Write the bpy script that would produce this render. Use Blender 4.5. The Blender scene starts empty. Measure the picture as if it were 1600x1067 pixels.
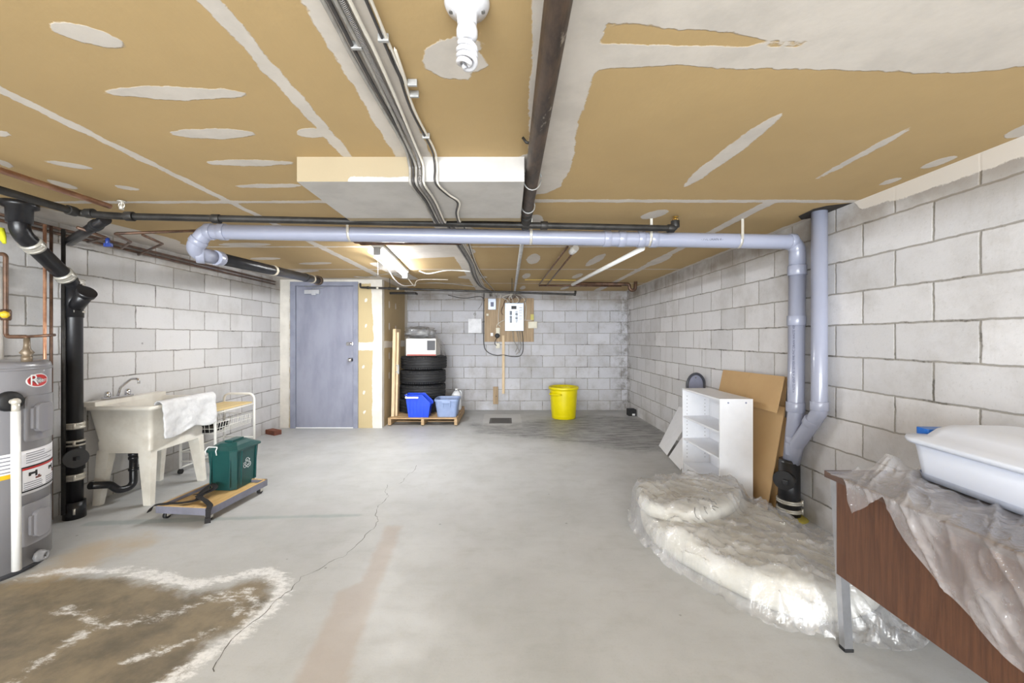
import bpy, bmesh, math, random
import numpy as np
from mathutils import Vector, Matrix, noise as mnoise

random.seed(7)
S = bpy.context.scene
COL = S.collection
PI = math.pi

# ------------------------------------------------------------------ room numbers (metres)
F = 630.0            # focal length in pixels of the 1600 px wide frame
VX, VY = 794.0, 528.0
CAMZ = 1.295
H = 2.135            # ceiling
XL, XR = -3.28, 2.14
YD, YB, XS = 5.80, 7.25, -1.814   # door wall, back wall, side of the bumped out wall
YN = -4.2            # wall behind the camera

# ------------------------------------------------------------------ camera
cam = bpy.data.cameras.new('camera')
cam_o = bpy.data.objects.new('camera', cam)
COL.objects.link(cam_o)
cam_o.location = (0, 0, CAMZ)
cam_o.rotation_euler = (PI / 2, 0, 0)
cam.sensor_width = 36
cam.lens = F / 1600 * 36
cam.shift_x = 6 / 1600
cam.shift_y = -5.5 / 1600
cam.clip_start = 0.02
S.camera = cam_o

# ------------------------------------------------------------------ world, lights, exposure
w = bpy.data.worlds.new('world')
S.world = w
w.use_nodes = True
w.node_tree.nodes['Background'].inputs[0].default_value = (0.9, 0.95, 1, 1)
w.node_tree.nodes['Background'].inputs[1].default_value = 0.3


def light(name, kind, loc, energy, color=(1, 1, 1), size=0.1, size_y=None, rot=(0, 0, 0)):
    l = bpy.data.lights.new(name, kind)
    l.energy = energy
    l.color = color
    if kind == 'AREA':
        l.shape = 'RECTANGLE'
        l.size = size
        l.size_y = size_y or size
    else:
        l.shadow_soft_size = size
    o = bpy.data.objects.new(name, l)
    COL.objects.link(o)
    o.location = loc
    o.rotation_euler = rot
    return o


light('ceiling_lamp_behind_camera', 'POINT', (-0.25, -1.3, 1.80), 22, (0.97, 0.98, 1), 0.07)
light('added_fill_behind_camera', 'AREA', (-0.5, -4.05, 1.15), 385, (0.89, 0.95, 1.0), 4.9, 1.8, (math.radians(90), 0, 0))  # added fill panel, out of view, to brighten the far walls
light('tube_light', 'AREA', (-1.22, 4.35, 2.03), 20, (0.96, 0.98, 1), 0.06, 1.15, (0, 0, 0))

S.view_settings.view_transform = 'Standard'
S.view_settings.look = 'None'
S.view_settings.gamma = 1
S.view_settings.use_curve_mapping = False
S.view_settings.exposure = 0.92
try:
    S.cycles.use_denoising = True
    S.cycles.max_bounces = 10
    S.cycles.diffuse_bounces = 6
    S.cycles.transparent_max_bounces = 24
    S.cycles.caustics_reflective = False
    S.cycles.caustics_refractive = False
except Exception:
    pass


# ------------------------------------------------------------------ picture <-> place
def at(px, py, Y):
    return Vector(((px - VX) * Y / F, Y, CAMZ - (py - VY) * Y / F))


def plane_z(px, py, z=0.0):
    Y = F * (CAMZ - z) / (py - VY)
    return Vector(((px - VX) * Y / F, Y, z))


def onceil(px, py):
    return plane_z(px, min(py, VY - 5), H)


def onback(px, py, off=0.0):
    return at(px, py, YB - off)


# ------------------------------------------------------------------ materials
def lin(c):
    out = []
    for v in c[:3]:
        v = v / 255.0
        out.append(v / 12.92 if v <= 0.04045 else ((v + 0.055) / 1.055) ** 2.4)
    return (*out, 1.0)


MATS = {}


class N:
    def __init__(s, name):
        s.m = bpy.data.materials.new(name)
        s.m.use_nodes = True
        s.t = s.m.node_tree
        s.b = s.t.nodes['Principled BSDF']

    def n(s, kind, **kw):
        nd = s.t.nodes.new(kind)
        for k, v in kw.items():
            if k.startswith('i_'):
                key = k[2:]
                key = int(key) if key.isdigit() else key
                nd.inputs[key].default_value = v
            else:
                setattr(nd, k, v)
        return nd

    def l(s, a, b):
        s.t.links.new(a, b)

    def math(s, op, a, b=None, c=None, clamp=False):
        nd = s.t.nodes.new('ShaderNodeMath')
        nd.operation = op
        nd.use_clamp = clamp
        for i, v in enumerate((a, b, c)):
            if v is None:
                continue
            if isinstance(v, (int, float)):
                nd.inputs[i].default_value = v
            else:
                s.l(v, nd.inputs[i])
        return nd.outputs[0]

    def mix(s, fac, a, b):
        nd = s.t.nodes.new('ShaderNodeMix')
        nd.data_type = 'RGBA'
        for sock, v in ((nd.inputs[0], fac), (nd.inputs[6], a), (nd.inputs[7], b)):
            if isinstance(v, (int, float)):
                sock.default_value = v
            elif isinstance(v, tuple):
                sock.default_value = v
            else:
                s.l(v, sock)
        return nd.outputs[2]

    def noise(s, scale, detail=4, rough=0.55, vec=None, stretch=None, coord='Object'):
        nd = s.n('ShaderNodeTexNoise')
        nd.inputs['Scale'].default_value = scale
        nd.inputs['Detail'].default_value = detail
        nd.inputs['Roughness'].default_value = rough
        if vec is None:
            tc = s.n('ShaderNodeTexCoord')
            vec = tc.outputs[coord]
        if stretch:
            mp = s.n('ShaderNodeMapping')
            mp.inputs['Scale'].default_value = stretch
            s.l(vec, mp.inputs[0])
            vec = mp.outputs[0]
        s.l(vec, nd.inputs['Vector'])
        return nd.outputs[0]

    def ramp(s, fac, a, b):
        nd = s.n('ShaderNodeMapRange')
        nd.interpolation_type = 'SMOOTHSTEP'
        nd.inputs[1].default_value = a
        nd.inputs[2].default_value = b
        s.l(fac, nd.inputs[0])
        return nd.outputs[0]

    def attr(s, name):
        return s.n('ShaderNodeAttribute', attribute_name=name).outputs['Fac']

    def bump(s, h, strength=0.3, dist=0.01):
        nd = s.n('ShaderNodeBump')
        nd.inputs['Strength'].default_value = strength
        nd.inputs['Distance'].default_value = dist
        s.l(h, nd.inputs['Height'])
        s.l(nd.outputs[0], s.b.inputs['Normal'])


def M(name, c, rough=0.5, metal=0.0, var=0.08, scale=12, bump=0.0, emit=None, es=1.0, stretch=None, alpha=None,
      trans=0.0, bscale=None, c2=None, coat=0.0):
    if name in MATS:
        return MATS[name]
    k = N(name)
    a = lin(c)
    if c2 is not None:
        b = lin(c2)
    else:
        b = tuple(x * (1 - var * 2) for x in a[:3]) + (1,)
    f = k.noise(scale, 5, 0.6, stretch=stretch)
    f = k.ramp(f, 0.35, 0.7)
    k.l(k.mix(f, a, b), k.b.inputs['Base Color'])
    k.b.inputs['Roughness'].default_value = rough
    k.b.inputs['Metallic'].default_value = metal
    if coat:
        k.b.inputs['Coat Weight'].default_value = coat
    if bump:
        k.bump(k.noise(bscale or scale * 4, 4, 0.6, stretch=stretch), bump, 0.004)
    if emit:
        k.b.inputs['Emission Color'].default_value = lin(emit)
        k.b.inputs['Emission Strength'].default_value = es
    if trans:
        k.b.inputs['Transmission Weight'].default_value = trans
    if alpha is not None:
        k.b.inputs['Alpha'].default_value = alpha
    MATS[name] = k.m
    return k.m


def film_mat(name, tint, opac, gloss, rough=0.12, bstr=0.9, bsc=9, stretch=(1, 1, 1)):
    """thin polythene: see-through film, a little milky, glossy and wrinkled"""
    k = N(name)
    t = k.t
    t.nodes.remove(k.b)
    out = t.nodes['Material Output']
    tr = k.n('ShaderNodeBsdfTransparent')
    tr.inputs[0].default_value = (0.96, 0.96, 0.96, 1)
    df = k.n('ShaderNodeBsdfDiffuse')
    df.inputs[0].default_value = lin(tint)
    tl = k.n('ShaderNodeBsdfTranslucent')
    tl.inputs[0].default_value = lin(tint)
    gl = k.n('ShaderNodeBsdfGlossy')
    gl.inputs['Roughness'].default_value = rough
    gl.inputs[0].default_value = (1, 1, 1, 1)
    no = k.noise(bsc, 6, 0.65, stretch=stretch)
    bp = k.n('ShaderNodeBump')
    bp.inputs['Strength'].default_value = bstr
    bp.inputs['Distance'].default_value = 0.02
    k.l(no, bp.inputs['Height'])
    k.l(bp.outputs[0], gl.inputs['Normal'])
    lw = k.n('ShaderNodeLayerWeight')
    lw.inputs[0].default_value = 0.35
    k.l(bp.outputs[0], lw.inputs['Normal'])
    d2 = k.n('ShaderNodeMixShader')
    d2.inputs[0].default_value = 0.3
    k.l(df.outputs[0], d2.inputs[1])
    k.l(tl.outputs[0], d2.inputs[2])
    m1 = k.n('ShaderNodeMixShader')
    o1 = k.math('MULTIPLY_ADD', k.ramp(k.noise(bsc * 0.6, 4, 0.6), 0.35, 0.75), opac, opac * 0.5)
    k.l(o1, m1.inputs[0])
    k.l(tr.outputs[0], m1.inputs[1])
    k.l(d2.outputs[0], m1.inputs[2])
    m2 = k.n('ShaderNodeMixShader')
    g = k.math('MULTIPLY_ADD', k.math('POWER', lw.outputs['Facing'], 2.0), gloss, 0.10, clamp=True)
    k.l(g, m2.inputs[0])
    k.l(m1.outputs[0], m2.inputs[1])
    k.l(gl.outputs[0], m2.inputs[2])
    k.l(m2.outputs[0], out.inputs[0])
    MATS[name] = k.m
    return k.m


def wood_mat(name, a, b, axis=2, scale=6, rough=0.55):
    if name in MATS:
        return MATS[name]
    k = N(name)
    st = [14, 14, 14]
    st[axis] = 0.9
    f = k.noise(scale, 6, 0.65, stretch=tuple(st))
    f = k.ramp(f, 0.3, 0.72)
    k.l(k.mix(f, lin(a), lin(b)), k.b.inputs['Base Color'])
    k.b.inputs['Roughness'].default_value = rough
    k.bump(f, 0.15, 0.002)
    MATS[name] = k.m
    return k.m


# ------------------------------------------------------------------ mesh builder
class MB:
    def __init__(s):
        s.bm = bmesh.new()

    def _xf(s, vs, rot, c):
        if rot is not None:
            c = Vector(c)
            for v in vs:
                v.co = c + rot @ (v.co - c)

    def box(s, x0, x1, y0, y1, z0, z1, bev=0.0, seg=2, rot=None, piv=None):
        bm = s.bm
        P = [(x, y, z) for x in (x0, x1) for y in (y0, y1) for z in (z0, z1)]
        v = [bm.verts.new(p) for p in P]
        fs = [(0, 1, 3, 2), (4, 6, 7, 5), (0, 4, 5, 1), (2, 3, 7, 6), (0, 2, 6, 4), (1, 5, 7, 3)]
        faces = [bm.faces.new([v[i] for i in f]) for f in fs]
        if bev > 0:
            es = list({e for f in faces for e in f.edges})
            r = bmesh.ops.bevel(bm, geom=es, offset=bev, segments=seg, affect='EDGES', profile=0.7)
            v = list({q for f in r['faces'] for q in f.verts} | {q for q in v if q.is_valid})
            allv = set(v)
            for f in list(faces):
                if f.is_valid:
                    allv |= set(f.verts)
            v = list(allv)
        if rot is not None:
            s._xf(v, rot, piv if piv is not None else ((x0 + x1) / 2, (y0 + y1) / 2, (z0 + z1) / 2))
        return s

    def taper(s, bot, top, z0, z1, cap=True):
        """frustum between two lists of (x,y) with equal length"""
        bm = s.bm
        a = [bm.verts.new((p[0], p[1], z0)) for p in bot]
        b = [bm.verts.new((p[0], p[1], z1)) for p in top]
        n = len(a)
        for i in range(n):
            bm.faces.new((a[i], a[(i + 1) % n], b[(i + 1) % n], b[i]))
        if cap:
            bm.faces.new(a[::-1])
            bm.faces.new(b)
        return s

    def loft(s, rings, cap0=True, cap1=True, smooth=True, closed=True):
        bm = s.bm
        R = [[bm.verts.new(p) for p in r] for r in rings]
        n = len(R[0])
        for i in range(len(R) - 1):
            for j in range(n if closed else n - 1):
                f = bm.faces.new((R[i][j], R[i][(j + 1) % n], R[i + 1][(j + 1) % n], R[i + 1][j]))
                f.smooth = smooth
        if cap0:
            bm.faces.new(R[0][::-1])
        if cap1:
            bm.faces.new(R[-1])
        return s

    def tube(s, pts, r, seg=14, fillet=0.0, cap=True, nf=5, hollow=False):
        P = [Vector(p) for p in pts]
        path = []
        if fillet > 0 and len(P) > 2:
            path.append(P[0])
            for i in range(1, len(P) - 1):
                a, b, c = P[i - 1], P[i], P[i + 1]
                u = (a - b)
                v = (c - b)
                lu, lv = u.length, v.length
                u.normalize()
                v.normalize()
                ang = u.angle(v)
                if ang > PI - 0.02:
                    path.append(b)
                    continue
                t = min(fillet / math.tan(ang / 2), lu * 0.48, lv * 0.48)
                rr = t * math.tan(ang / 2)
                cen = b + (u + v).normalized() * (rr / math.sin(ang / 2))
                s0 = (b + u * t) - cen
                s1 = (b + v * t) - cen
                tot = s0.angle(s1)
                ax = s0.cross(s1).normalized()
                for q in range(nf + 1):
                    path.append(cen + Matrix.Rotation(tot * q / nf, 3, ax) @ s0)
            path.append(P[-1])
        else:
            path = P
        # drop doubles
        pp = [path[0]]
        for p in path[1:]:
            if (p - pp[-1]).length > 1e-5:
                pp.append(p)
        path = pp
        n = len(path)
        T = []
        for i in range(n):
            if i == 0:
                d = path[1] - path[0]
            elif i == n - 1:
                d = path[-1] - path[-2]
            else:
                d = (path[i + 1] - path[i]).normalized() + (path[i] - path[i - 1]).normalized()
            T.append(d.normalized())
        ref = Vector((0, 0, 1)) if abs(T[0].z) < 0.9 else Vector((1, 0, 0))
        nrm = T[0].cross(ref).normalized()
        rings = []
        for i in range(n):
            if i > 0:
                q = T[i - 1].rotation_difference(T[i])
                nrm = q @ nrm
            bn = T[i].cross(nrm).normalized()
            ri = r[i] if isinstance(r, (list, tuple)) and len(r) == n else (r if not isinstance(r, (list, tuple)) else r[0])
            rings.append([path[i] + (nrm * math.cos(2 * PI * k / seg) + bn * math.sin(2 * PI * k / seg)) * ri for k in range(seg)])
        s.loft(rings, cap, cap)
        return s

    def lathe(s, prof, c, axis=(0, 0, 1), seg=32, cap0=True, cap1=True, arc=None):
        """prof: list of (r, h) along the axis from point c"""
        ax = Vector(axis).normalized()
        ref = Vector((1, 0, 0)) if abs(ax.x) < 0.9 else Vector((0, 1, 0))
        u = ax.cross(ref).normalized()
        v = ax.cross(u).normalized()
        c = Vector(c)
        rings = []
        for r, h in prof:
            rings.append([c + ax * h + (u * math.cos(2 * PI * k / seg) + v * math.sin(2 * PI * k / seg)) * max(r, 1e-4) for k in range(seg)])
        s.loft(rings, cap0, cap1)
        return s

    def poly(s, pts, thick=None, d=None):
        """flat polygon, extruded by vector d"""
        bm = s.bm
        a = [bm.verts.new(p) for p in pts]
        if d is None:
            bm.faces.new(a)
            return s
        d = Vector(d)
        b = [bm.verts.new(Vector(p) + d) for p in pts]
        n = len(a)
        bm.faces.new(a[::-1])
        bm.faces.new(b)
        for i in range(n):
            bm.faces.new((a[i], a[(i + 1) % n], b[(i + 1) % n], b[i]))
        return s

    def grid(s, fn, nu, nv, smooth=True):
        bm = s.bm
        V = [[bm.verts.new(fn(i / nu, j / nv)) for j in range(nv + 1)] for i in range(nu + 1)]
        for i in range(nu):
            for j in range(nv):
                f = bm.faces.new((V[i][j], V[i + 1][j], V[i + 1][j + 1], V[i][j + 1]))
                f.smooth = smooth
        return s

    def sphere(s, c, r, sc=(1, 1, 1), seg=16):
        prof = []
        rings = []
        c = Vector(c)
        for i in range(1, seg // 2):
            a = PI * i / (seg // 2)
            rings.append([c + Vector((math.cos(2 * PI * k / seg) * math.sin(a) * r * sc[0], math.sin(2 * PI * k / seg) * math.sin(a) * r * sc[1], -math.cos(a) * r * sc[2])) for k in range(seg)])
        s.loft(rings)
        return s

    def torus(s, c, R, r, axis=(0, 0, 1), seg=32, rs=12, sz=1.0):
        ax = Vector(axis).normalized()
        ref = Vector((1, 0, 0)) if abs(ax.x) < 0.9 else Vector((0, 1, 0))
        u = ax.cross(ref).normalized()
        v = ax.cross(u).normalized()
        c = Vector(c)
        rings = []
        for i in range(rs + 1):
            a = 2 * PI * i / rs
            rings.append([c + (u * math.cos(2 * PI * k / seg) + v * math.sin(2 * PI * k / seg)) * (R + r * math.cos(a)) + ax * (r * sz * math.sin(a)) for k in range(seg)])
        s.loft(rings, False, False)
        return s

    def build(s, name, mat, parent=None, origin=None, label=None, cat=None, group=None, kind=None, solid=0.0, sub=0, keep=False):
        bm = s.bm
        bmesh.ops.remove_doubles(bm, verts=bm.verts, dist=1e-6)
        bmesh.ops.recalc_face_normals(bm, faces=bm.faces)
        me = bpy.data.meshes.new(name)
        if parent is not None:
            off = wloc(parent)
        elif origin is not None:
            off = Vector(origin)
        else:
            xs = [v.co for v in bm.verts]
            mn = Vector((min(v.x for v in xs), min(v.y for v in xs), min(v.z for v in xs)))
            mx = Vector((max(v.x for v in xs), max(v.y for v in xs), max(v.z for v in xs)))
            off = Vector(((mn.x + mx.x) / 2, (mn.y + mx.y) / 2, mn.z))
        for v in bm.verts:
            v.co -= off
        bm.to_mesh(me)
        bm.free()
        o = bpy.data.objects.new(name, me)
        COL.objects.link(o)
        if parent is not None:
            o.parent = parent
        else:
            o.location = off
        me.materials.append(mat)
        if solid:
            md = o.modifiers.new('solid', 'SOLIDIFY')
            md.thickness = solid
            md.offset = 0
        if sub:
            md = o.modifiers.new('sub', 'SUBSURF')
            md.levels = sub
            md.render_levels = sub
        tag(o, label, cat, group, kind)
        return o


def wloc(o):
    v = Vector(o.location)
    while o.parent is not None:
        o = o.parent
        v = v + Vector(o.location)
    return v


def tag(o, label=None, cat=None, group=None, kind=None):
    if label:
        o['label'] = label
    if cat:
        o['category'] = cat
    if group:
        o['group'] = group
    if kind:
        o['kind'] = kind


def thing(name, label, cat, loc, group=None):
    o = bpy.data.objects.new(name, None)
    o.empty_display_size = 0.1
    COL.objects.link(o)
    o.location = loc
    tag(o, label, cat, group)
    return o


def copy_tree(o, parent=None):
    c = o.copy()
    COL.objects.link(c)
    c.parent = parent
    for ch in [x for x in bpy.data.objects if x.parent == o]:
        copy_tree(ch, c)
    return c


def text_geo(body, size):
    """outline of a line of text as (verts2d, faces), centred"""
    cu = bpy.data.curves.new('t', 'FONT')
    cu.body = body
    cu.size = size
    cu.align_x = 'CENTER'
    cu.align_y = 'CENTER'
    cu.resolution_u = 3
    o = bpy.data.objects.new('t', cu)
    COL.objects.link(o)
    dg = bpy.context.evaluated_depsgraph_get()
    me = bpy.data.meshes.new_from_object(o.evaluated_get(dg))
    vs = [tuple(v.co) for v in me.vertices]
    fs = [tuple(p.vertices) for p in me.polygons]
    bpy.data.objects.remove(o)
    bpy.data.curves.remove(cu)
    bpy.data.meshes.remove(me)
    return vs, fs


def add_text(mb, body, size, fn):
    vs, fs = text_geo(body, size)
    V = [mb.bm.verts.new(fn(v[0], v[1])) for v in vs]
    for f in fs:
        try:
            mb.bm.faces.new([V[i] for i in f])
        except Exception:
            pass


def rect_fn(a, b):
    pass


# ------------------------------------------------------------------ signed distance of pattern shapes
def seg_d(P, a, b):
    a = np.array(a)
    b = np.array(b)
    d = b - a
    L = (d * d).sum() + 1e-12
    t = np.clip(((P - a) @ d) / L, 0, 1)
    q = P - (a + t[:, None] * d)
    return np.sqrt((q * q).sum(1))


def sd_poly(P, poly):
    n = len(poly)
    dist = np.full(len(P), 1e9)
    inside = np.zeros(len(P), bool)
    for i in range(n):
        a = poly[i]
        b = poly[(i + 1) % n]
        dist = np.minimum(dist, seg_d(P, a, b))
        cond = ((a[1] > P[:, 1]) != (b[1] > P[:, 1]))
        xi = (b[0] - a[0]) * (P[:, 1] - a[1]) / ((b[1] - a[1]) if abs(b[1] - a[1]) > 1e-12 else 1e-12) + a[0]
        inside ^= cond & (P[:, 0] < xi)
    return np.where(inside, -dist, dist)


def sd_line(P, pts, hw):
    d = np.full(len(P), 1e9)
    for i in range(len(pts) - 1):
        h = hw if not isinstance(hw, (list, tuple)) else (hw[i] + hw[min(i + 1, len(hw) - 1)]) / 2
        d = np.minimum(d, seg_d(P, pts[i], pts[i + 1]) - h)
    return d


def surface(name, p0, du, dv, nu, nv, mat, attrs, flip=False, parent=None):
    """flat gridded surface that carries pattern distances: attrs = {name: fn(UV in metres)->d}"""
    U = np.linspace(0, 1, nu + 1)
    V = np.linspace(0, 1, nv + 1)
    uu, vv = np.meshgrid(U, V, indexing='ij')
    uu = uu.ravel()
    vv = vv.ravel()
    p0 = np.array(p0, float)
    du = np.array(du, float)
    dv = np.array(dv, float)
    P = p0 + uu[:, None] * du + vv[:, None] * dv
    i, j = np.meshgrid(np.arange(nu), np.arange(nv), indexing='ij')
    a = (i * (nv + 1) + j).ravel()
    q = np.stack([a, a + nv + 1, a + nv + 2, a + 1], 1)
    if flip:
        q = q[:, ::-1]
    me = bpy.data.meshes.new(name)
    me.vertices.add(len(P))
    me.vertices.foreach_set('co', P.astype(np.float32).ravel())
    me.loops.add(q.size)
    me.loops.foreach_set('vertex_index', q.astype(np.int32).ravel())
    me.polygons.add(len(q))
    me.polygons.foreach_set('loop_start', (np.arange(len(q)) * 4).astype(np.int32))
    me.polygons.foreach_set('loop_total', np.full(len(q), 4, np.int32))
    me.update()
    for k, fn in attrs.items():
        at_ = me.attributes.new(k, 'FLOAT', 'POINT')
        at_.data.foreach_set('value', np.clip(fn(P), -0.3, 0.3).astype(np.float32))
    me.materials.append(mat)
    o = bpy.data.objects.new(name, me)
    COL.objects.link(o)
    o.parent = parent
    o['kind'] = 'structure'
    return o


# ------------------------------------------------------------------ surface materials
TAN = (184, 158, 114)
MUD = (206, 199, 190)


def drywall_mat(name, tan=TAN, mud=MUD, amp=0.03):
    k = N(name)
    n1 = k.noise(9, 5, 0.6)
    n2 = k.noise(60, 3, 0.6)
    d = k.attr('mud')
    dd = k.math('MULTIPLY_ADD', k.math('SUBTRACT', n1, 0.5), amp, d)
    dd = k.math('MULTIPLY_ADD', k.math('SUBTRACT', n2, 0.5), amp * 0.25, dd)
    m = k.ramp(dd, 0.003, -0.003)
    big = k.ramp(k.noise(1.3, 4, 0.6), 0.3, 0.75)
    tl = lin(tan)
    t2 = tuple(v * 0.9 for v in tl[:3]) + (1,)
    base = k.mix(big, tl, t2)
    fine = k.ramp(k.noise(140, 2, 0.5, stretch=(1, 0.15, 1)), 0.3, 0.7)
    base = k.mix(k.math('MULTIPLY', fine, 0.25), base, t2)
    ml = lin(mud)
    mudc = k.mix(k.ramp(k.noise(5, 5, 0.65), 0.35, 0.7), ml, tuple(v * 0.86 for v in ml[:3]) + (1,))
    k.l(k.mix(m, base, mudc), k.b.inputs['Base Color'])
    k.b.inputs['Roughness'].default_value = 0.75
    k.b.inputs['Specular IOR Level'].default_value = 0.25
    hgt = k.math('ADD', m, k.math('MULTIPLY', k.noise(25, 4, 0.6), 0.5))
    k.bump(hgt, 0.35, 0.004)
    MATS[name] = k.m
    return k.m


def block_mat(name, axis, u0, v0, blk=(212, 211, 213), dirt=0.5):
    """painted concrete block wall; axis = which world axis runs along the courses"""
    k = N(name)
    tc = k.n('ShaderNodeTexCoord')
    sx = k.n('ShaderNodeSeparateXYZ')
    k.l(tc.outputs['Object'], sx.inputs[0])
    u = k.math('SUBTRACT', sx.outputs[axis], u0)
    v = k.math('SUBTRACT', sx.outputs[2], v0)
    cb = k.n('ShaderNodeCombineXYZ')
    # slightly uneven joints
    wob = k.math('MULTIPLY', k.math('SUBTRACT', k.noise(14, 5, 0.7), 0.5), 0.016)
    wob2 = k.math('MULTIPLY', k.math('SUBTRACT', k.noise(11, 4, 0.6, stretch=(1.3, 1.1, 1)), 0.5), 0.016)
    k.l(k.math('ADD', u, wob), cb.inputs[0])
    k.l(k.math('ADD', v, wob2), cb.inputs[1])

    def brick(mortar, smooth, c1, c2, cm):
        b = k.n('ShaderNodeTexBrick')
        b.offset = 0.5
        b.offset_frequency = 2
        b.squash = 1.0
        b.inputs['Scale'].default_value = 1
        b.inputs['Brick Width'].default_value = 0.404
        b.inputs['Row Height'].default_value = 0.202
        b.inputs['Mortar Size'].default_value = mortar
        b.inputs['Mortar Smooth'].default_value = smooth
        b.inputs['Bias'].default_value = 0
        b.inputs[1].default_value = c1
        b.inputs[2].default_value = c2
        b.inputs[3].default_value = cm
        k.l(cb.outputs[0], b.inputs[0])
        return b
    bl = lin(blk)
    b2 = tuple(x * 0.82 for x in bl[:3]) + (1,)
    mo = lin((156, 153, 148))
    b = brick(0.0060, 0.35, bl, b2, mo)
    h = brick(0.009, 0.9, (1, 1, 1, 1), (1, 1, 1, 1), (0, 0, 0, 1))
    col = b.outputs[0]
    # porous speckle, broad grime, browner towards the top, drips
    sp = k.ramp(k.noise(75, 5, 0.75), 0.54, 0.78)
    col = k.mix(k.math('MULTIPLY', sp, 0.42), col, lin((150, 147, 140)))
    gr = k.ramp(k.noise(1.7, 6, 0.68), 0.46, 0.76)
    col = k.mix(k.math('MULTIPLY', gr, dirt), col, lin((146, 140, 131)))
    g2 = k.ramp(k.noise(7, 7, 0.75), 0.56, 0.74)
    col = k.mix(k.math('MULTIPLY', g2, dirt * 0.5), col, lin((128, 122, 112)))
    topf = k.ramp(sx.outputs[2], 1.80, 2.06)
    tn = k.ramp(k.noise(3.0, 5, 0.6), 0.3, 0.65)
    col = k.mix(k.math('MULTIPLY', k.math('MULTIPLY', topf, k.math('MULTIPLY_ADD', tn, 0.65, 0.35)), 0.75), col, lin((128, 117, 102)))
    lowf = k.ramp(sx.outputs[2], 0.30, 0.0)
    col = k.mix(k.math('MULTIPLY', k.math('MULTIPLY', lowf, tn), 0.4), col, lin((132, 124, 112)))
    # dark gaps where the mortar has fallen out, and grime that keeps to the joints
    jn = k.math('SUBTRACT', 1.0, h.outputs[0])
    gap = k.math('MULTIPLY', jn, k.ramp(k.noise(4.5, 6, 0.75), 0.52, 0.64))
    col = k.mix(k.math('MULTIPLY', gap, 0.85), col, lin((88, 84, 78)))
    drip = k.ramp(k.noise(2.2, 6, 0.7, stretch=(3.5, 3.5, 0.5)), 0.55, 0.75)
    col = k.mix(k.math('MULTIPLY', drip, dirt * 0.5), col, lin((140, 132, 118)))
    vo = k.n('ShaderNodeTexVoronoi')
    vo.inputs['Scale'].default_value = 1.6
    k.l(tc.outputs['Object'], vo.inputs[0])
    hole = k.ramp(vo.outputs['Distance'], 0.030, 0.015)
    col = k.mix(k.math('MULTIPLY', hole, 0.8), col, lin((70, 66, 60)))
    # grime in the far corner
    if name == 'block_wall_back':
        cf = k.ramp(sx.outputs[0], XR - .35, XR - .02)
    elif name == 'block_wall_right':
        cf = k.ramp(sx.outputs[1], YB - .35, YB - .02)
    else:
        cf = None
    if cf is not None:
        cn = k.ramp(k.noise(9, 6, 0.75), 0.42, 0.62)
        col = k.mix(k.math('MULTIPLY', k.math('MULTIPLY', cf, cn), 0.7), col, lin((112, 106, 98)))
    d = k.attr('mud')
    dd = k.math('MULTIPLY_ADD', k.math('SUBTRACT', k.noise(8, 6, 0.7), 0.5), 0.06, d)
    m = k.ramp(dd, 0.004, -0.004)
    col = k.mix(m, col, lin(MUD))
    k.l(col, k.b.inputs['Base Color'])
    k.b.inputs['Roughness'].default_value = 0.82
    k.b.inputs['Specular IOR Level'].default_value = 0.2
    hh = k.math('ADD', h.outputs[0], k.math('MULTIPLY', k.noise(70, 5, 0.75), 0.30))
    hh = k.math('ADD', k.math('MULTIPLY', hh, k.math('SUBTRACT', 1.0, k.math('MULTIPLY', m, 0.85))), k.math('MULTIPLY', m, 1.6))
    k.bump(hh, 0.40, 0.007)
    MATS[name] = k.m
    return k.m


# ------------------------------------------------------------------ ceiling
def ell(cx, cy, hl, ht, ang=0.0, n=18, pw=1.0):
    """lozenge of joint compound seen at pixel cx,cy, laid onto the ceiling plane"""
    pts = []
    for i in range(n):
        a = 2 * PI * i / n
        x = math.cos(a) * hl
        y = math.sin(a) * ht
        X = cx + x * math.cos(ang) - y * math.sin(ang)
        Y = cy + x * math.sin(ang) + y * math.cos(ang)
        p = onceil(X, Y)
        pts.append((p.x, p.y))
    return pts


def lozenge(ax, ay, bx, by, ht):
    c = ((ax + bx) / 2, (ay + by) / 2)
    d = math.hypot(bx - ax, by - ay) / 2
    return ell(c[0], c[1], d, ht, math.atan2(by - ay, bx - ax))


LOZ = [lozenge(70, 38, 202, 74, 15), lozenge(150, 142, 390, 148, 12), lozenge(262, 207, 404, 210, 9), lozenge(458, 207, 512, 208, 9),
       lozenge(320, 254, 462, 255, 6), lozenge(366, 291, 478, 290, 4), lozenge(-12, 206, 20, 212, 6), lozenge(66, 251, 146, 264, 4.5),
       lozenge(-10, 250, 24, 262, 5), lozenge(70, 281, 123, 295, 4), lozenge(176, 290, 222, 297, 3), lozenge(340, 382, 425, 382, 3),
       lozenge(1066, 293, 1226, 174, 10.5), lozenge(1267, 284, 1441, 190, 5), lozenge(1562, 216, 1650, 188, 9),
       lozenge(1436, 263, 1500, 243, 5), lozenge(1372, 289, 1410, 278, 3.5),
       lozenge(722, 345, 747, 343, 9), lozenge(824, 345, 850, 342, 9), lozenge(822, 408, 845, 401, 8), lozenge(914, 415, 948, 397, 5),
       lozenge(1008, 415, 1052, 398, 5), lozenge(815, 433, 830, 429, 4), lozenge(893, 434, 912, 428, 3), lozenge(715, 433, 762, 433, 3),
       lozenge(812, 451, 822, 448, 3), lozenge(875, 452, 890, 448, 2), lozenge(928, 454, 945, 448, 2), lozenge(1000, 340, 1045, 330, 6),
       lozenge(1135, 372, 1175, 366, 3), lozenge(388, 404, 440, 404, 2.2), lozenge(465, 412, 520, 411, 2), lozenge(440, 425, 500, 423, 2)]


def pc(pts):
    return [(p.x, p.y) for p in (onceil(*q) for q in pts)]


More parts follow.
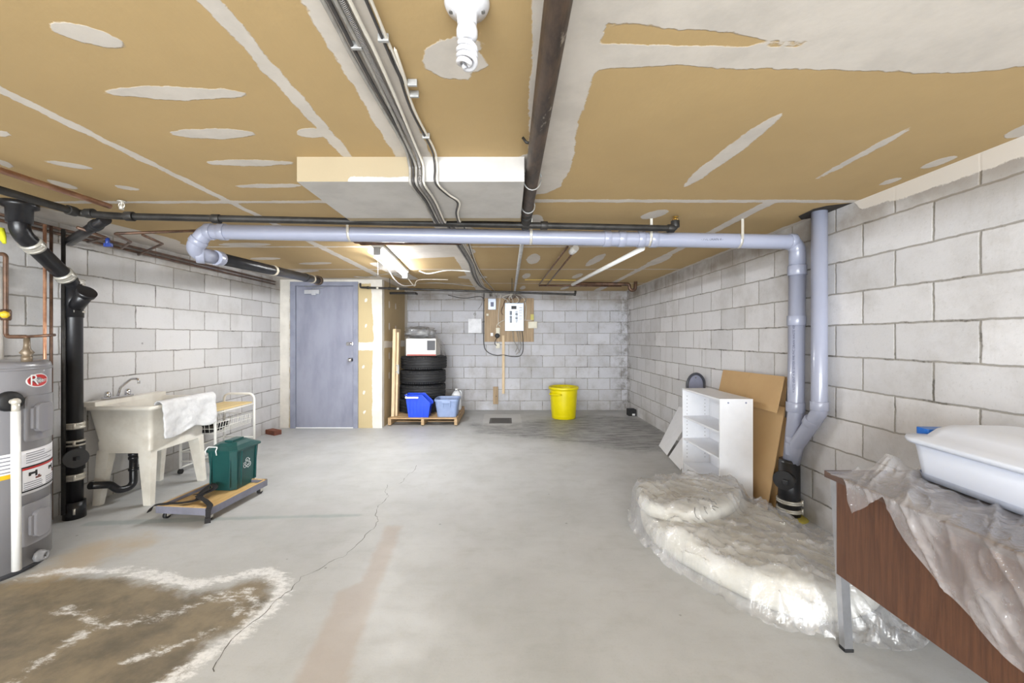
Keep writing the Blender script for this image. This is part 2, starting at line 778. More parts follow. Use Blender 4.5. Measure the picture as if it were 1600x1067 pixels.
BIGMUD = pc([(832, -500), (2400, -500), (1900, 80), (1600, 104), (1500, 114), (1400, 112), (1300, 109), (1200, 107), (1100, 105), (1050, 103), (985, 106), (930, 110),
             (918, 150), (903, 195), (896, 240), (890, 268), (875, 292), (852, 303), (826, 303), (826, 240), (828, 150), (833, 60)])
SLIVER = pc([(950, 38), (1005, 40), (1060, 46), (1120, 49), (1170, 56), (1210, 64), (1262, 70), (1210, 73), (1100, 71), (1000, 70), (937, 70), (946, 50)])
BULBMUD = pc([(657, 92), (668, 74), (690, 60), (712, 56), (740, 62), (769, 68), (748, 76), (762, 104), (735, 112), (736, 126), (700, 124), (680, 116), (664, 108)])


def ceil_mud_and_glare(P3):
    P = P3[:, :2]
    d = np.full(len(P), 1e9)
    for L in LOZ:
        d = np.minimum(d, sd_poly(P, L) + 0.006)
    big = sd_poly(P, BIGMUD)
    big = np.maximum(big, -sd_poly(P, SLIVER))
    d = np.minimum(d, big)
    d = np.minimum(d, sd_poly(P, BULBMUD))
    for pts, hw in [([(-.743, -4.2), (-.743, 1.9)], .026), ([(-1.725, -4.2), (-1.72, 1.2), (-1.72, 5.3)], .024),
                    ([(XL, 2.5), (-.98, 2.49)], .022), ([(.1, 2.47), (XR, 2.48)], .026), ([(XL, 3.72), (XR, 3.71)], .022),
                    ([(XL, 4.94), (XR, 4.93)], .022), ([(XS, 6.2), (XR, 6.2)], .02), ([(1.62, 2.5), (1.6, 7.2)], .04),
                    ([(-.43, -4.2), (-.43, .8), (-.44, 1.9)], [.075, .075, .095]), ([(-.47, 2.5), (-.47, 7.2)], .09),
                    ([(-1.72, 3.0), (-1.78, 5.6)], .03), ([(-3.28, 2.5), (-3.1, 3.4), (-3.12, 5.8)], [.3, .22, .16]),
                    ([(XL, 5.78), (XS, 5.78)], .12), ([(XS, 5.7), (XS, 7.25)], .14), ([(XL, -4.2), (XL, 2.4)], .05),
                    ([(XR, 2.7), (XR, 7.25)], .05), ([(XS, 7.25), (XR, 7.25)], .06),
                    ([(-.98, 2.56), (-.5, 2.8), (-.3, 3.2)], .08), ([(.1, 1.9), (.1, 2.5)], .06),
                    ([(-1.1, 4.0), (-.6, 3.9)], .28), ([(-1.45, 4.6), (-1.4, 5.7)], .12)]:  # wide first stroke: tube lamp's glare on the ceiling, painted in mud colour
        d = np.minimum(d, sd_line(P, pts, hw))
    return d


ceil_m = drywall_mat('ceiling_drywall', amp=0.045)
surface('ceiling', (XL, YN, H), (XR - XL, 0, 0), (0, YB - YN, 0), 272, 568, ceil_m, {'mud': ceil_mud_and_glare}, flip=True)

# ------------------------------------------------------------------ floor
def pf(pts):
    return [(p.x, p.y) for p in (plane_z(*q) for q in pts)]


BROWN = pf([(-60, 915), (60, 906), (130, 900), (200, 905), (300, 928), (350, 925), (395, 905), (425, 905), (425, 935), (385, 970), (330, 1005), (280, 1050), (200, 1120), (60, 1250), (-700, 1300), (-700, 950)])
WHITE = pf([(35, 902), (75, 896), (110, 891), (160, 892), (210, 893), (250, 901), (300, 913), (345, 906), (385, 897), (422, 895), (438, 908), (440, 925)])
WHITE2 = pf([(438, 925), (428, 945), (405, 965), (375, 990), (330, 1018), (285, 1050), (240, 1090), (190, 1150)])
WTHIN = [pf([(105, 950), (135, 966), (160, 976), (205, 972), (245, 963), (280, 955), (318, 940)]), pf([(20, 1067), (70, 1030), (130, 990), (160, 976)]),
         pf([(205, 1030), (245, 1022), (330, 985)]), pf([(318, 934), (355, 936), (378, 948), (372, 958)]), pf([(345, 925), (385, 925), (400, 940), (390, 965)])]
STRIP = pf([(602, 822), (628, 822), (612, 870), (592, 920), (570, 985), (541, 1067), (500, 1200), (400, 1200), (459, 1067), (498, 990), (526, 925), (566, 908), (582, 870)])
DARK = pf([(738, 662), (790, 664), (850, 656), (930, 650), (985, 652), (1030, 668), (1052, 700), (1000, 706), (930, 694), (880, 690), (800, 680), (750, 676)])
PATCH = pf([(757, 647), (813, 647), (817, 668), (752, 668)])


def A_(f):
    return lambda P3: f(P3[:, :2])


def white_fn(P):
    d = sd_line(P, WHITE, [.012, .02, .035, .03, .025, .035, .05, .03, .04, .05, .04, .03])
    d = np.minimum(d, sd_line(P, WHITE2, [.03, .05, .03, .045, .03, .05, .04, .04]))
    for t in WTHIN:
        d = np.minimum(d, sd_line(P, t, 0.012))
    return d


def floor_mat():
    k = N('concrete_floor')
    big = k.ramp(k.noise(0.9, 6, 0.62), 0.32, 0.72)
    col = k.mix(big, lin((187, 188, 188)), lin((169, 170, 169)))
    med = k.ramp(k.noise(5, 7, 0.7), 0.45, 0.75)
    col = k.mix(k.math('MULTIPLY', med, 0.35), col, lin((160, 159, 155)))
    st = k.ramp(k.noise(3.2, 6, 0.7, stretch=(1, 4, 1)), 0.5, 0.75)
    col = k.mix(k.math('MULTIPLY', st, 0.22), col, lin((150, 148, 142)))
    fine = k.ramp(k.noise(120, 3, 0.7), 0.5, 0.8)
    col = k.mix(k.math('MULTIPLY', fine, 0.16), col, lin((120, 118, 112)))
    vo = k.n('ShaderNodeTexVoronoi')
    vo.inputs['Scale'].default_value = 3.3
    tc = k.n('ShaderNodeTexCoord')
    k.l(tc.outputs['Object'], vo.inputs[0])
    spot = k.ramp(vo.outputs['Distance'], 0.035, 0.015)
    col = k.mix(k.math('MULTIPLY', spot, 0.6), col, lin((96, 93, 88)))
    n1 = k.math('SUBTRACT', k.noise(6, 7, 0.72), 0.5)
    # strip
    s = k.ramp(k.math('MULTIPLY_ADD', n1, 0.10, k.attr('strip')), 0.02, -0.03)
    col = k.mix(k.math('MULTIPLY', s, 0.55), col, lin((170, 155, 143)))
    # patch round the drain
    s = k.ramp(k.math('MULTIPLY_ADD', n1, 0.03, k.attr('patch')), 0.01, -0.01)
    col = k.mix(k.math('MULTIPLY', s, 0.8), col, lin((200, 200, 198)))
    # dark scuffs
    st2 = k.ramp(k.noise(7, 8, 0.78, stretch=(0.45, 2.2, 1)), 0.40, 0.62)
    s = k.ramp(k.math('MULTIPLY_ADD', n1, 0.5, k.attr('dark')), 0.16, -0.10)
    col = k.mix(k.math('MULTIPLY', k.math('MULTIPLY', s, k.math('MULTIPLY_ADD', st2, 0.75, 0.25)), 0.78), col, lin((82, 80, 79)))
    # chalky teal line
    s = k.ramp(k.math('MULTIPLY_ADD', n1, 0.05, k.attr('blue')), 0.012, -0.018)
    col = k.mix(k.math('MULTIPLY', s, 0.38), col, lin((112, 132, 132)))
    # damp brown stain
    s = k.ramp(k.math('MULTIPLY_ADD', n1, 0.25, k.attr('brown')), 0.05, -0.05)
    bn = k.mix(k.ramp(k.noise(4, 7, 0.7), 0.35, 0.7), lin((132, 117, 90)), lin((84, 73, 52)))
    col = k.mix(k.math('MULTIPLY', s, 0.88), col, bn)
    s2 = k.ramp(k.math('MULTIPLY_ADD', n1, 0.5, k.attr('rust')), 0.12, -0.12)
    col = k.mix(k.math('MULTIPLY', s2, 0.55), col, lin((178, 155, 118)))
    # white salt bloom
    n3 = k.math('SUBTRACT', k.noise(11, 8, 0.8, stretch=(0.7, 1.6, 1)), 0.5)
    dd = k.math('MULTIPLY_ADD', n3, 0.30, k.attr('white'))
    s = k.ramp(dd, 0.015, -0.03)
    brk = k.ramp(k.noise(26, 6, 0.8), 0.3, 0.55)
    col = k.mix(k.math('MULTIPLY', k.math('MULTIPLY', s, brk), 0.9), col, lin((232, 232, 232)))
    k.l(col, k.b.inputs['Base Color'])
    rr = k.ramp(k.noise(2.5, 5, 0.6), 0.3, 0.75)
    k.l(k.math('MULTIPLY_ADD', rr, 0.22, 0.42), k.b.inputs['Roughness'])
    k.b.inputs['Specular IOR Level'].default_value = 0.4
    k.bump(k.math('ADD', k.noise(9, 6, 0.6), k.math('MULTIPLY', k.noise(90, 3, 0.6), 0.2)), 0.12, 0.01)
    return k.m


FL = surface('floor', (XL, YN, 0), (XR - XL, 0, 0), (0, YB - YN, 0), 272, 568, floor_mat(), {
    'brown': A_(lambda P: sd_poly(P, BROWN)), 'white': A_(white_fn), 'strip': A_(lambda P: sd_poly(P, STRIP)),
    'dark': A_(lambda P: sd_poly(P, DARK)), 'patch': A_(lambda P: sd_poly(P, PATCH)),
    'blue': A_(lambda P: sd_line(P, pf([(140, 818), (300, 812), (430, 808), (560, 805)]), [.05, .03, .02, .03])),
    'rust': A_(lambda P: sd_line(P, pf([(95, 890), (150, 860), (210, 850)]), [.16, .1, .06]))})
# hairline crack, as a groove filled with dark dust
cr = [(606, 757), (603, 768), (607, 775), (592, 790), (587, 803), (591, 812), (586, 822), (572, 836), (556, 852), (540, 868), (520, 876), (500, 890), (470, 902), (455, 922), (430, 938), (405, 966), (372, 990), (345, 1025), (325, 1062)]
cr2 = [(652, 727), (645, 737), (636, 742), (630, 752), (621, 757)]
mb = MB()
for line in (cr, cr2):
    pts = []
    for i in range(len(line) - 1):
        a = plane_z(*line[i])
        b = plane_z(*line[i + 1])
        for q in range(4):
            p = a.lerp(b, q / 4)
            pts.append(p + Vector((random.uniform(-.008, .008), random.uniform(-.008, .008), 0)))
    for i in range(len(pts) - 1):
        a, b = pts[i], pts[i + 1]
        d = (b - a)
        d = Vector((-d.y, d.x, 0)).normalized() * random.uniform(.0007, .0022)
        mb.poly([(a.x - d.x, a.y - d.y, .0006), (a.x + d.x, a.y + d.y, .0006), (b.x + d.x, b.y + d.y, .0006), (b.x - d.x, b.y - d.y, .0006)])
mb.build('crack', M('crack_dust', (98, 95, 88), 0.9), FL)

# ------------------------------------------------------------------ walls
none = lambda P: np.full(len(P), 0.3)


def right_mud(P):
    q = P[:, 1:3]
    d = sd_poly(q, [(-4.2, 2.2), (-4.2, 2.03), (.9, 2.045), (1.3, 2.035), (1.7, 2.05), (2.2, 2.055), (2.45, 2.08), (2.55, 2.2)])
    return d


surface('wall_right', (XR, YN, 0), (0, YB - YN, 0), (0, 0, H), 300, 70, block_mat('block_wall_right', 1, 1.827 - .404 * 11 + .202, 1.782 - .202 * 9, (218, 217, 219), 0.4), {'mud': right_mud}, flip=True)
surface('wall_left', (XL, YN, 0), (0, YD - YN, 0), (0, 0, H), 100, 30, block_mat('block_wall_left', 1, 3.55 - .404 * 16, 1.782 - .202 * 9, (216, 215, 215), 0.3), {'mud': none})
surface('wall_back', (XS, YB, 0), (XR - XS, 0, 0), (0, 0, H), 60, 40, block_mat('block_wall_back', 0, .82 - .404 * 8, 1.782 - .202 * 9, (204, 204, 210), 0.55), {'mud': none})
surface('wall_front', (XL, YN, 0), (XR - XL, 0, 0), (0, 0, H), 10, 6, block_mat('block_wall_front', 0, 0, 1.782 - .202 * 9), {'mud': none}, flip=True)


def dX(px):
    return (px - VX) * YD / F


def dZ(py):
    return CAMZ - (py - VY) * YD / F


DX0, DX1, DZ1 = dX(463), dX(553), dZ(447)


def door_mud(P):
    q = P[:, [0, 2]]
    d = sd_line(q, [(dX(444), 0), (dX(445), 2.2)], .075)
    d = np.minimum(d, sd_line(q, [(dX(591), 0), (dX(590), .7), (dX(593), 1.3), (dX(588), 2.2)], .085))
    d = np.minimum(d, sd_line(q, [(dX(560), dZ(541)), (dX(597), dZ(541))], .055))
    d = np.minimum(d, sd_line(q, [(dX(430), 2.12), (dX(600), 2.12)], .045))
    for a in [(571, 471), (571, 511), (567, 575), (568, 615), (569, 645)]:
        d = np.minimum(d, sd_line(q, [(dX(a[0]), dZ(a[1])), (dX(a[0]) + .01, dZ(a[1]) + .03)], .014))
    return d


dm = drywall_mat('partition_drywall', (196, 178, 138), (222, 217, 208), 0.04)
# wall round the doorway: left strip, right strip, lintel
def wpart(x0, x1, z0, z1, par=None, nm='wall_door'):
    return surface(nm, (x0, YD, z0), (x1 - x0, 0, 0), (0, 0, z1 - z0), max(4, int((x1 - x0) / .02)), max(4, int((z1 - z0) / .02)), dm, {'mud': door_mud}, parent=par)


wd = wpart(XL, DX0 - .02, 0, H)
wpart(DX1 + .02, XS, 0, H, wd, 'drywall_panel')
wpart(DX0 - .02, DX1 + .02, DZ1 + .015, H, wd, 'drywall_lintel')


def side_mud(P):
    q = P[:, 1:3]
    d = sd_line(q, [(YD, 0), (YD, 2.2)], .10)
    d = np.minimum(d, sd_line(q, [(YB, 0), (YB, 2.2)], .17))
    d = np.minimum(d, sd_line(q, [(YD, 1.20), (YB, 1.20)], .05))
    for y, z in [(6.15, 1.78), (6.15, 1.45), (6.5, 1.78), (6.5, 1.42), (6.15, 1.0), (6.5, 1.0), (6.15, .7)]:
        d = np.minimum(d, sd_line(q, [(y, z), (y, z + .05)], .03))
    return d


surface('wall_side', (XS, YD, 0), (0, YB - YD, 0), (0, 0, H), 70, 100, drywall_mat('side_drywall', (178, 158, 122), (214, 208, 198), 0.04), {'mud': side_mud}, flip=False)
# concrete block fillets at the top of the back wall are part of the wall pattern

# soffit box under the ceiling
SX0, SX1, SY0, SY1, SZ = -.98, .075, 1.87, 2.50, 2.02


def soff_mud(P):
    q = P[:, [0, 2]]
    a = np.minimum(sd_poly(q, [(-.40, 1.9), (-.40, 2.3), (.3, 2.3), (.3, 1.9)]), sd_line(q, [(-.72, 2.02), (.1, 2.015)], .022))
    return a


sm = drywall_mat('soffit_drywall', (160, 146, 120), (190, 187, 183), 0.02)
t1 = surface('trim_1', (SX0, SY0, SZ), (SX1 - SX0, 0, 0), (0, 0, H - SZ), 60, 10, sm, {'mud': soff_mud})
surface('soffit_underside', (SX0, SY0, SZ), (SX1 - SX0, 0, 0), (0, SY1 - SY0, 0), 60, 40, sm, {'mud': lambda P: sd_line(P[:, :2], [(-.98, 1.9), (-.98, 2.5), (.1, 2.53)], .04) * 0 + np.maximum(P[:, 1] - 2.44, -.2) - .0}, flip=True, parent=t1)
surface('soffit_side', (SX1, SY0, SZ), (0, SY1 - SY0, 0), (0, 0, H - SZ), 20, 6, sm, {'mud': lambda P: np.full(len(P), -.1)}, parent=t1)
surface('soffit_side', (SX0, SY0, SZ), (0, SY1 - SY0, 0), (0, 0, H - SZ), 20, 6, sm, {'mud': lambda P: np.full(len(P), .1)}, flip=True, parent=t1)
surface('soffit_back', (SX0, SY1, SZ), (SX1 - SX0, 0, 0), (0, 0, H - SZ), 20, 6, sm, {'mud': lambda P: np.full(len(P), -.1)}, flip=True, parent=t1)

# ================================================================== materials for things
pvc = M('grey_pvc', (154, 158, 176), 0.28, var=0.03, scale=3, coat=0.2)
wpvc = M('white_pvc', (228, 228, 226), 0.35, var=0.03)
absb = M('black_abs', (34, 34, 37), 0.32, var=0.2, scale=8, bump=0.1)
iron = M('black_iron', (62, 60, 58), 0.5, 0.5, var=0.25, scale=10, bump=0.2)
rusty = M('rusty_iron', (96, 78, 62), 0.55, 0.4, c2=(62, 50, 42), scale=14, bump=0.4)
steel = M('steel', (214, 210, 200), 0.35, 0.45, var=0.08)
galv = M('galvanised', (176, 176, 174), 0.42, 0.35, var=0.15, scale=20)
chrome = M('chrome', (225, 225, 228), 0.12, 1.0, var=0.02)
copper = M('copper', (222, 172, 140), 0.3, 0.5, c2=(170, 118, 90), scale=7)
oldcop = M('old_copper', (112, 84, 66), 0.42, 0.35, c2=(74, 56, 46), scale=16)
brass = M('brass', (190, 150, 70), 0.3, 0.9)
wht = M('white_plastic', (236, 236, 236), 0.4, var=0.02)
wpaint = M('white_paint', (238, 236, 230), 0.35, var=0.03)
blk = M('black_rubber', (26, 26, 28), 0.6, var=0.2, scale=20)
cab_w = M('white_cable', (222, 216, 204), 0.5, var=0.05)
cab_g = M('grey_cable', (158, 154, 148), 0.5, var=0.15)
cab_b = M('black_cable', (66, 63, 62), 0.5)
yel = M('yellow_plastic', (226, 210, 0), 0.35, var=0.03)

# ---------------------------------------------------------------- door
dg = M('grey_door_paint', (146, 148, 163), 0.42, c2=(124, 126, 142), scale=3, stretch=(1, 1, 0.35), bump=0.04)
df = M('grey_frame_paint', (142, 145, 161), 0.4, c2=(126, 129, 145), scale=5)
d1 = thing('door_1', None, None, ((DX0 + DX1) / 2, YD, 0))
d1['kind'] = 'structure'
mb = MB()
mb.box(DX0 + .004, DX1 - .004, YD - .01, YD + .034, .012, DZ1 - .004, .002)
leaf = mb.build('door_leaf', dg, d1)
mb = MB()
for x0, x1 in ((DX0 - .075, DX0), (DX1, DX1 + .065)):
    mb.box(x0, x1, YD - .03, YD + .12, 0, DZ1 + .06, .004)
mb.box(DX0, DX1, YD - .03, YD + .12, DZ1, DZ1 + .06, .004)
mb.box(DX0 - .02, DX1 + .02, YD + .04, YD + .06, 0, DZ1 + .02)
mb.build('door_frame', df, d1)
mb = MB()
mb.box(DX0, DX1, YD - .012, YD + .03, 0, .012)
mb.build('threshold', wht, d1)
c = at(489, 456.5, YD)
mb = MB()
mb.box(c.x - .10, c.x + .11, YD - .055, YD - .01, c.z - .028, c.z + .028, .006)
mb.box(c.x + .0, c.x + .06, YD - .05, YD - .02, c.z - .045, c.z - .02, .004)
clo = mb.build('door_closer', M('closer_grey', (196, 197, 202), 0.4, 0.3), d1)
mb = MB()
mb.tube([(c.x + .02, YD - .06, c.z + .04), (c.x + .2, YD - .10, c.z + .055), (c.x - .1, YD - .03, c.z + .085)], .008, 8)
mb.build('closer_arm', M('closer_grey', (150, 152, 160)), clo)
k = at(549, 562, YD)
mb = MB()
mb.lathe([(.030, 0), (.030, .008), (.011, .012), (.011, .035), (.026, .045), (.030, .062), (.022, .075), (.004, .078)], (k.x, YD - .01, k.z), (0, -1, 0), 20)
mb.build('door_knob', chrome, d1)
k = at(548, 537, YD)
mb = MB()
mb.box(k.x - .055, k.x + .035, YD - .022, YD - .01, k.z - .022, k.z + .022, .003)
mb.lathe([(.022, 0), (.02, .02), (.006, .024)], (k.x + .01, YD - .02, k.z), (0, -1, 0), 16)
mb.build('deadbolt', chrome, d1)
# brick lying in the corner by the frame
b0 = plane_z(437, 672)
mb = MB()
mb.box(XL + .02, XL + .22, YD - .42, YD - .32, 0, .06, .004, rot=Matrix.Rotation(-.5, 3, 'Z'))
mb.build('brick', M('red_brick', (128, 76, 56), .85, c2=(100, 60, 48), bump=.4), label='red brick lying on the floor against the left side of the grey door', cat='brick')


# ---------------------------------------------------------------- pipe helpers
def ring(name, p, d, r, wd, mat, par, grow=1.16):
    p = Vector(p)
    d = Vector(d).normalized()
    mb = MB()
    mb.tube([p - d * wd / 2, p - d * wd * .46, p + d * wd * .46, p + d * wd / 2], [r * grow * .97, r * grow, r * grow, r * grow * .97], 18)
    return mb.build(name, mat, par)


def clampband(p, d, r, par, wd=.05):
    p = Vector(p)
    d = Vector(d).normalized()
    mb = MB()
    mb.tube([p - d * wd / 2, p + d * wd / 2], r * 1.14, 20)
    for q in (-.3, .3):
        mb.tube([p + d * wd * q - d * .006, p + d * wd * q + d * .006], r * 1.2, 20)
    side = d.cross(Vector((0, 0, 1)))
    if side.length < .1:
        side = Vector((.7, -.7, 0))
    side.normalize()
    mb.tube([p + side * r * 1.18 - d * .02, p + side * r * 1.18 + d * .02], .008, 8)
    return mb.build('clamp', steel, par)


def hanger(p, top, r, par, mat=None, w_=.018):
    p = Vector(p)
    mb = MB()
    mb.box(p.x - w_ / 2, p.x + w_ / 2, p.y - r - .003, p.y - r, p.z, top)
    mb.tube([(p.x - w_ / 2, p.y, p.z), (p.x + w_ / 2, p.y, p.z)], r * 1.03, 20)
    return mb.build('hanger', mat or steel, par)


# ---------------------------------------------------------------- grey drain line across the room
R4 = .052
gl_ = at(322, 362, 2.86)
gr_ = Vector((2.078, 2.9, 1.985))
gy = thing('drain_pipe', 'thick grey plastic drain pipe crossing the room just under the ceiling', 'pipe', (0, 2.88, 1.9))
el = at(297, 393, 2.86)
el2 = at(318, 399, 2.92)
mb = MB()
mb.tube([el2 + Vector((.02, .08, 0)), el, gl_ + Vector((0, 0, 0)), gr_, (2.078, 2.9, 1.80)], R4, 24, fillet=.07, nf=7)
mb.build('pipe', pvc, gy)
dirx = (gr_ - gl_).normalized()
for px in (328, 348, 945, 968, 998, 1018, 1236):
    t = (px - 322) / (1245 - 322)
    ring('coupling', gl_.lerp(gr_, t), dirx, R4, .045 if px in (328, 1236) else .05, pvc, gy, 1.12)
ring('coupling', gl_.lerp(el, .5), el - gl_, R4, .04, pvc, gy, 1.12)
ring('coupling', el2 + Vector((-.02, .0, 0)), (1, .6, 0), R4, .05, pvc, gy, 1.12)
for px, tp in ((545, H), (826, H), (1011, H), (1152, H)):
    t = (px - 322) / (1245 - 322)
    hanger(gl_.lerp(gr_, t), tp, R4, gy)
# printed line on the pipe
mb = MB()


def on_pipe(x, y):
    p = gl_.lerp(gr_, (1105 - 322) / (1245 - 322))
    a = y / R4
    return Vector((p.x + x, p.y - R4 * 1.004 * math.cos(a), p.z - .005 + R4 * math.sin(a)))


add_text(mb, '- PVC DRAIN 4 -', .022, on_pipe)
mb.build('pipe_print', M('print_black', (60, 60, 70), .6), gy)

# vertical leg A with the black cleanout at its foot
va = thing('drain_stack', 'pair of joined grey plastic downpipes rising from black fittings beside the cardboard', 'pipe', (2.05, 2.92, 0))
ta = Vector((2.078, 2.9, 1.80))
ba = Vector((2.045, 2.92, .36))
mb = MB()
mb.tube([ta, (2.068, 2.9, .75), ba], R4, 24)
mb.build('pipe', pvc, va)
for z in (1.78, 1.42, .80, .55):
    ring('coupling', (2.062 + .012 * z - .006, 2.9, z), (0, 0, 1), R4, .07, pvc, va, 1.13)
mb = MB()
mb.tube([(2.035, 2.92, .0), (2.035, 2.92, .40)], [.07, .066], 26)
mb.tube([(2.035, 2.92, .36), (2.035, 2.92, .42)], .062, 24)
fit = mb.build('cleanout_fitting', absb, va)
cd = Vector((-.75, -.62, .05)).normalized()
mb = MB()
mb.tube([Vector((2.035, 2.92, .285)), Vector((2.035, 2.92, .285)) + cd * .105], .055, 22)
mb.tube([Vector((2.035, 2.92, .285)) + cd * .10, Vector((2.035, 2.92, .285)) + cd * .125], .066, 24)
mb.box(1.925, 1.965, 2.815, 2.845, .27, .30, .003, rot=Matrix.Rotation(.9, 3, 'Z'))
mb.build('cleanout_cap', absb, va)
for z in (.12, .06):
    clampband((2.035, 2.92, z), (0, 0, 1), .066, va, .022)
mb = MB()
mb.lathe([(.12, 0), (.10, .012), (.075, .02)], (2.03, 2.92, 0), seg=20)
mb.build('foam_seal', M('yellow_foam', (176, 160, 70), .9, bump=.6), va)


def on_va(x, y):
    z = 1.1 + x
    a = y / R4
    return Vector((2.070 - R4 * 1.004 * math.sin(.85 + a), 2.9 - R4 * 1.004 * math.cos(.85 + a), z))


mb = MB()
add_text(mb, 'PVC DRAIN WASTE VENT 4 IN SEWER PIPE PVC DRAIN WASTE VENT', .02, on_va)
mb.build('pipe_print', M('print_blue', (70, 72, 96), .6), va)

# vertical leg B from the ceiling, offset into leg A
vb = va
RB = .046
mb = MB()
jb = Vector((2.05, 2.86, .56))
mb.tube([(2.068, 2.68, H), (2.068, 2.68, .80), jb + Vector((0, .01, -.03)), (2.045, 2.9, .40)], RB, 24, fillet=.07, nf=6)
mb.build('pipe', pvc, vb)
ring('coupling', (2.068, 2.68, .845), (0, 0, 1), RB, .06, pvc, vb, 1.13)
ring('coupling', (2.062, 2.74, .725), Vector((0, .18, -.24)), RB, .05, pvc, vb, 1.12)
ring('coupling', (2.05, 2.895, .50), (0, 0, 1), RB, .09, pvc, vb, 1.15)
# torn opening in the ceiling round it
mb = MB()
mb.poly([(1.985, 2.62, H - .002), (2.02, 2.56, H - .002), (2.139, 2.50, H - .002), (2.139, 2.80, H - .002), (2.08, 2.86, H - .002), (2.0, 2.78, H - .002)])
mb.build('trim_2', M('dark_gap', (52, 46, 40), .9), kind='structure')

# thin black pipe across the room
bi = thing('sprinkler_pipe', 'thin black iron pipe running across the ceiling in front of the grey drain pipe', 'pipe', (0, 2.6, 2.0))
p0 = Vector((-2.60, -3.9, 2.052))
p1 = Vector((-2.60, 2.45, 2.052))
p2 = at(190, 338, 2.45)
p3 = at(1055, 357, 2.77)
mb = MB()
mb.tube([p0, p1, p2, p3, (p3.x, p3.y, 2.09)], .021, 14, fillet=.03)
mb.build('pipe', iron, bi)
for p, d in ((p1 + Vector((0, -.05, 0)), (0, 1, 0)), (p1 + Vector((.06, 0, 0)), (1, 0, 0)), (p2 + Vector((.05, 0, 0)), (1, .1, 0)), (at(821, 352, 2.68), (1, .1, 0)),
             (at(850, 352.5, 2.69), (1, .1, 0)), (at(338, 342, 2.5), (1, .1, 0)), (p3 + Vector((-.03, 0, 0)), (1, 0, 0)), (p3 + Vector((0, 0, .03)), (0, 0, 1))):
    ring('coupling', p, d, .021, .045, iron, bi, 1.35)
for p in (p2, p3):
    mb = MB()
    mb.lathe([(.012, 0), (.012, .02), (.006, .03), (.004, .045), (.022, .048), (.022, .051), (.003, .053)], (p.x, p.y, 2.075), seg=14)
    mb.torus((p.x, p.y, 2.10), .018, .003, (0, 1, 0), 12, 6)
    mb.build('sprinkler_head', brass if p is p3 else steel, bi)

# big rusty pipe running away from the camera, then thinner conduit
rp = thing('iron_pipe', 'fat rusty brown iron pipe under the middle of the ceiling with plaster splashes', 'pipe', (.115, 1.5, 2.05))
mb = MB()
mb.tube([(.115, -3.9, 2.088), (.118, 2.60, 2.082)], .034, 22)
rk = N('splashed_iron')
MATS['splashed_iron'] = rk.m
c1_ = rk.mix(rk.ramp(rk.noise(12, 6, .7, stretch=(1, .35, 1)), .35, .65), lin((112, 92, 76)), lin((62, 52, 45)))
c1_ = rk.mix(rk.math('MULTIPLY', rk.ramp(rk.noise(9, 6, .72, stretch=(1, .45, 1)), .60, .66), .75), c1_, lin((196, 186, 172)))
rk.l(c1_, rk.b.inputs['Base Color'])
rk.b.inputs['Roughness'].default_value = .55
rk.bump(rk.noise(40, 4, .6), .3, .003)
mb.build('pipe', rk.m, rp)
mb = MB()
mb.tube([(.118, 2.50, 2.082), (.117, 2.74, 2.080)], [.030, .030], 20)
mb.tube([(.118, 2.50, 2.082), (.118, 2.53, 2.082)], .037, 20)
mb.tube([(.118, 2.56, 2.07), (.118, 2.74, 2.055)], .034, 20)
mb.build('pipe_tee', iron, rp)
mb = MB()
a = [(.12 + .045 * math.cos(t), 2.0 + .004 * t, 2.09 + .05 * math.sin(t) * (1.1 if math.sin(t) < 0 else .8)) for t in [PI * q / 8 for q in range(17)]]
mb.tube(a, .003, 6)
mb.build('wire_loop', galv, rp)
mb = MB()
a = [(.12 + .040 * math.cos(t), 2.42, 2.085 + .042 * math.sin(t)) for t in [PI * q / 8 for q in range(17)]]
mb.tube(a, .004, 6)
mb.build('wire_loop', galv, rp)
mb = MB()
mb.tube([(.06, 1.67, 2.125), (.075, 1.67, 2.105), (.10, 1.67, 2.10)], .006, 8)
mb.build('pipe_hook', iron, rp)
mb = MB()
mb.tube([(.118, 2.66, 2.086), (.10, YB - .02, 2.03)], .017, 14)
mb.build('conduit_pipe', galv, label='galvanised conduit running from the fat rusty pipe to the breaker panel', cat='conduit')

# black pipe near the far door
q0, q1 = at(563, 449, 5.66), at(899, 460, 5.66)
fb = thing('gas_pipe', 'thin black pipe hanging low across the far end above the tyres and breaker panel', 'pipe', (q0.x, 5.66, 1.9))
mb = MB()
mb.tube([(q0.x, q0.y, q0.z + .06), q0, q1, (q1.x, q1.y, q1.z + .05)], .015, 10, fillet=.02)
mb.build('pipe', iron, fb)
for px in (575, 590, 608, 622, 898):
    ring('coupling', q0.lerp(q1, (px - 563) / 336), q1 - q0, .015, .03, steel if px in (590, 622) else iron, fb, 1.3)
for px in (609, 800):
    mb = MB()
    p = q0.lerp(q1, (px - 563) / 336)
    mb.tube([p, (p.x, p.y, H)], .004, 6)
    mb.build('hanger', iron, fb)
a, b = at(609, 458, 5.7), at(649, 458, 5.7)
mb = MB()
mb.tube([a, b, b + Vector((0, .1, 0))], .017, 10, fillet=.02)
mb.build('pipe_stub', iron, label='short black pipe hung just below the longer one near the tyres', cat='pipe')

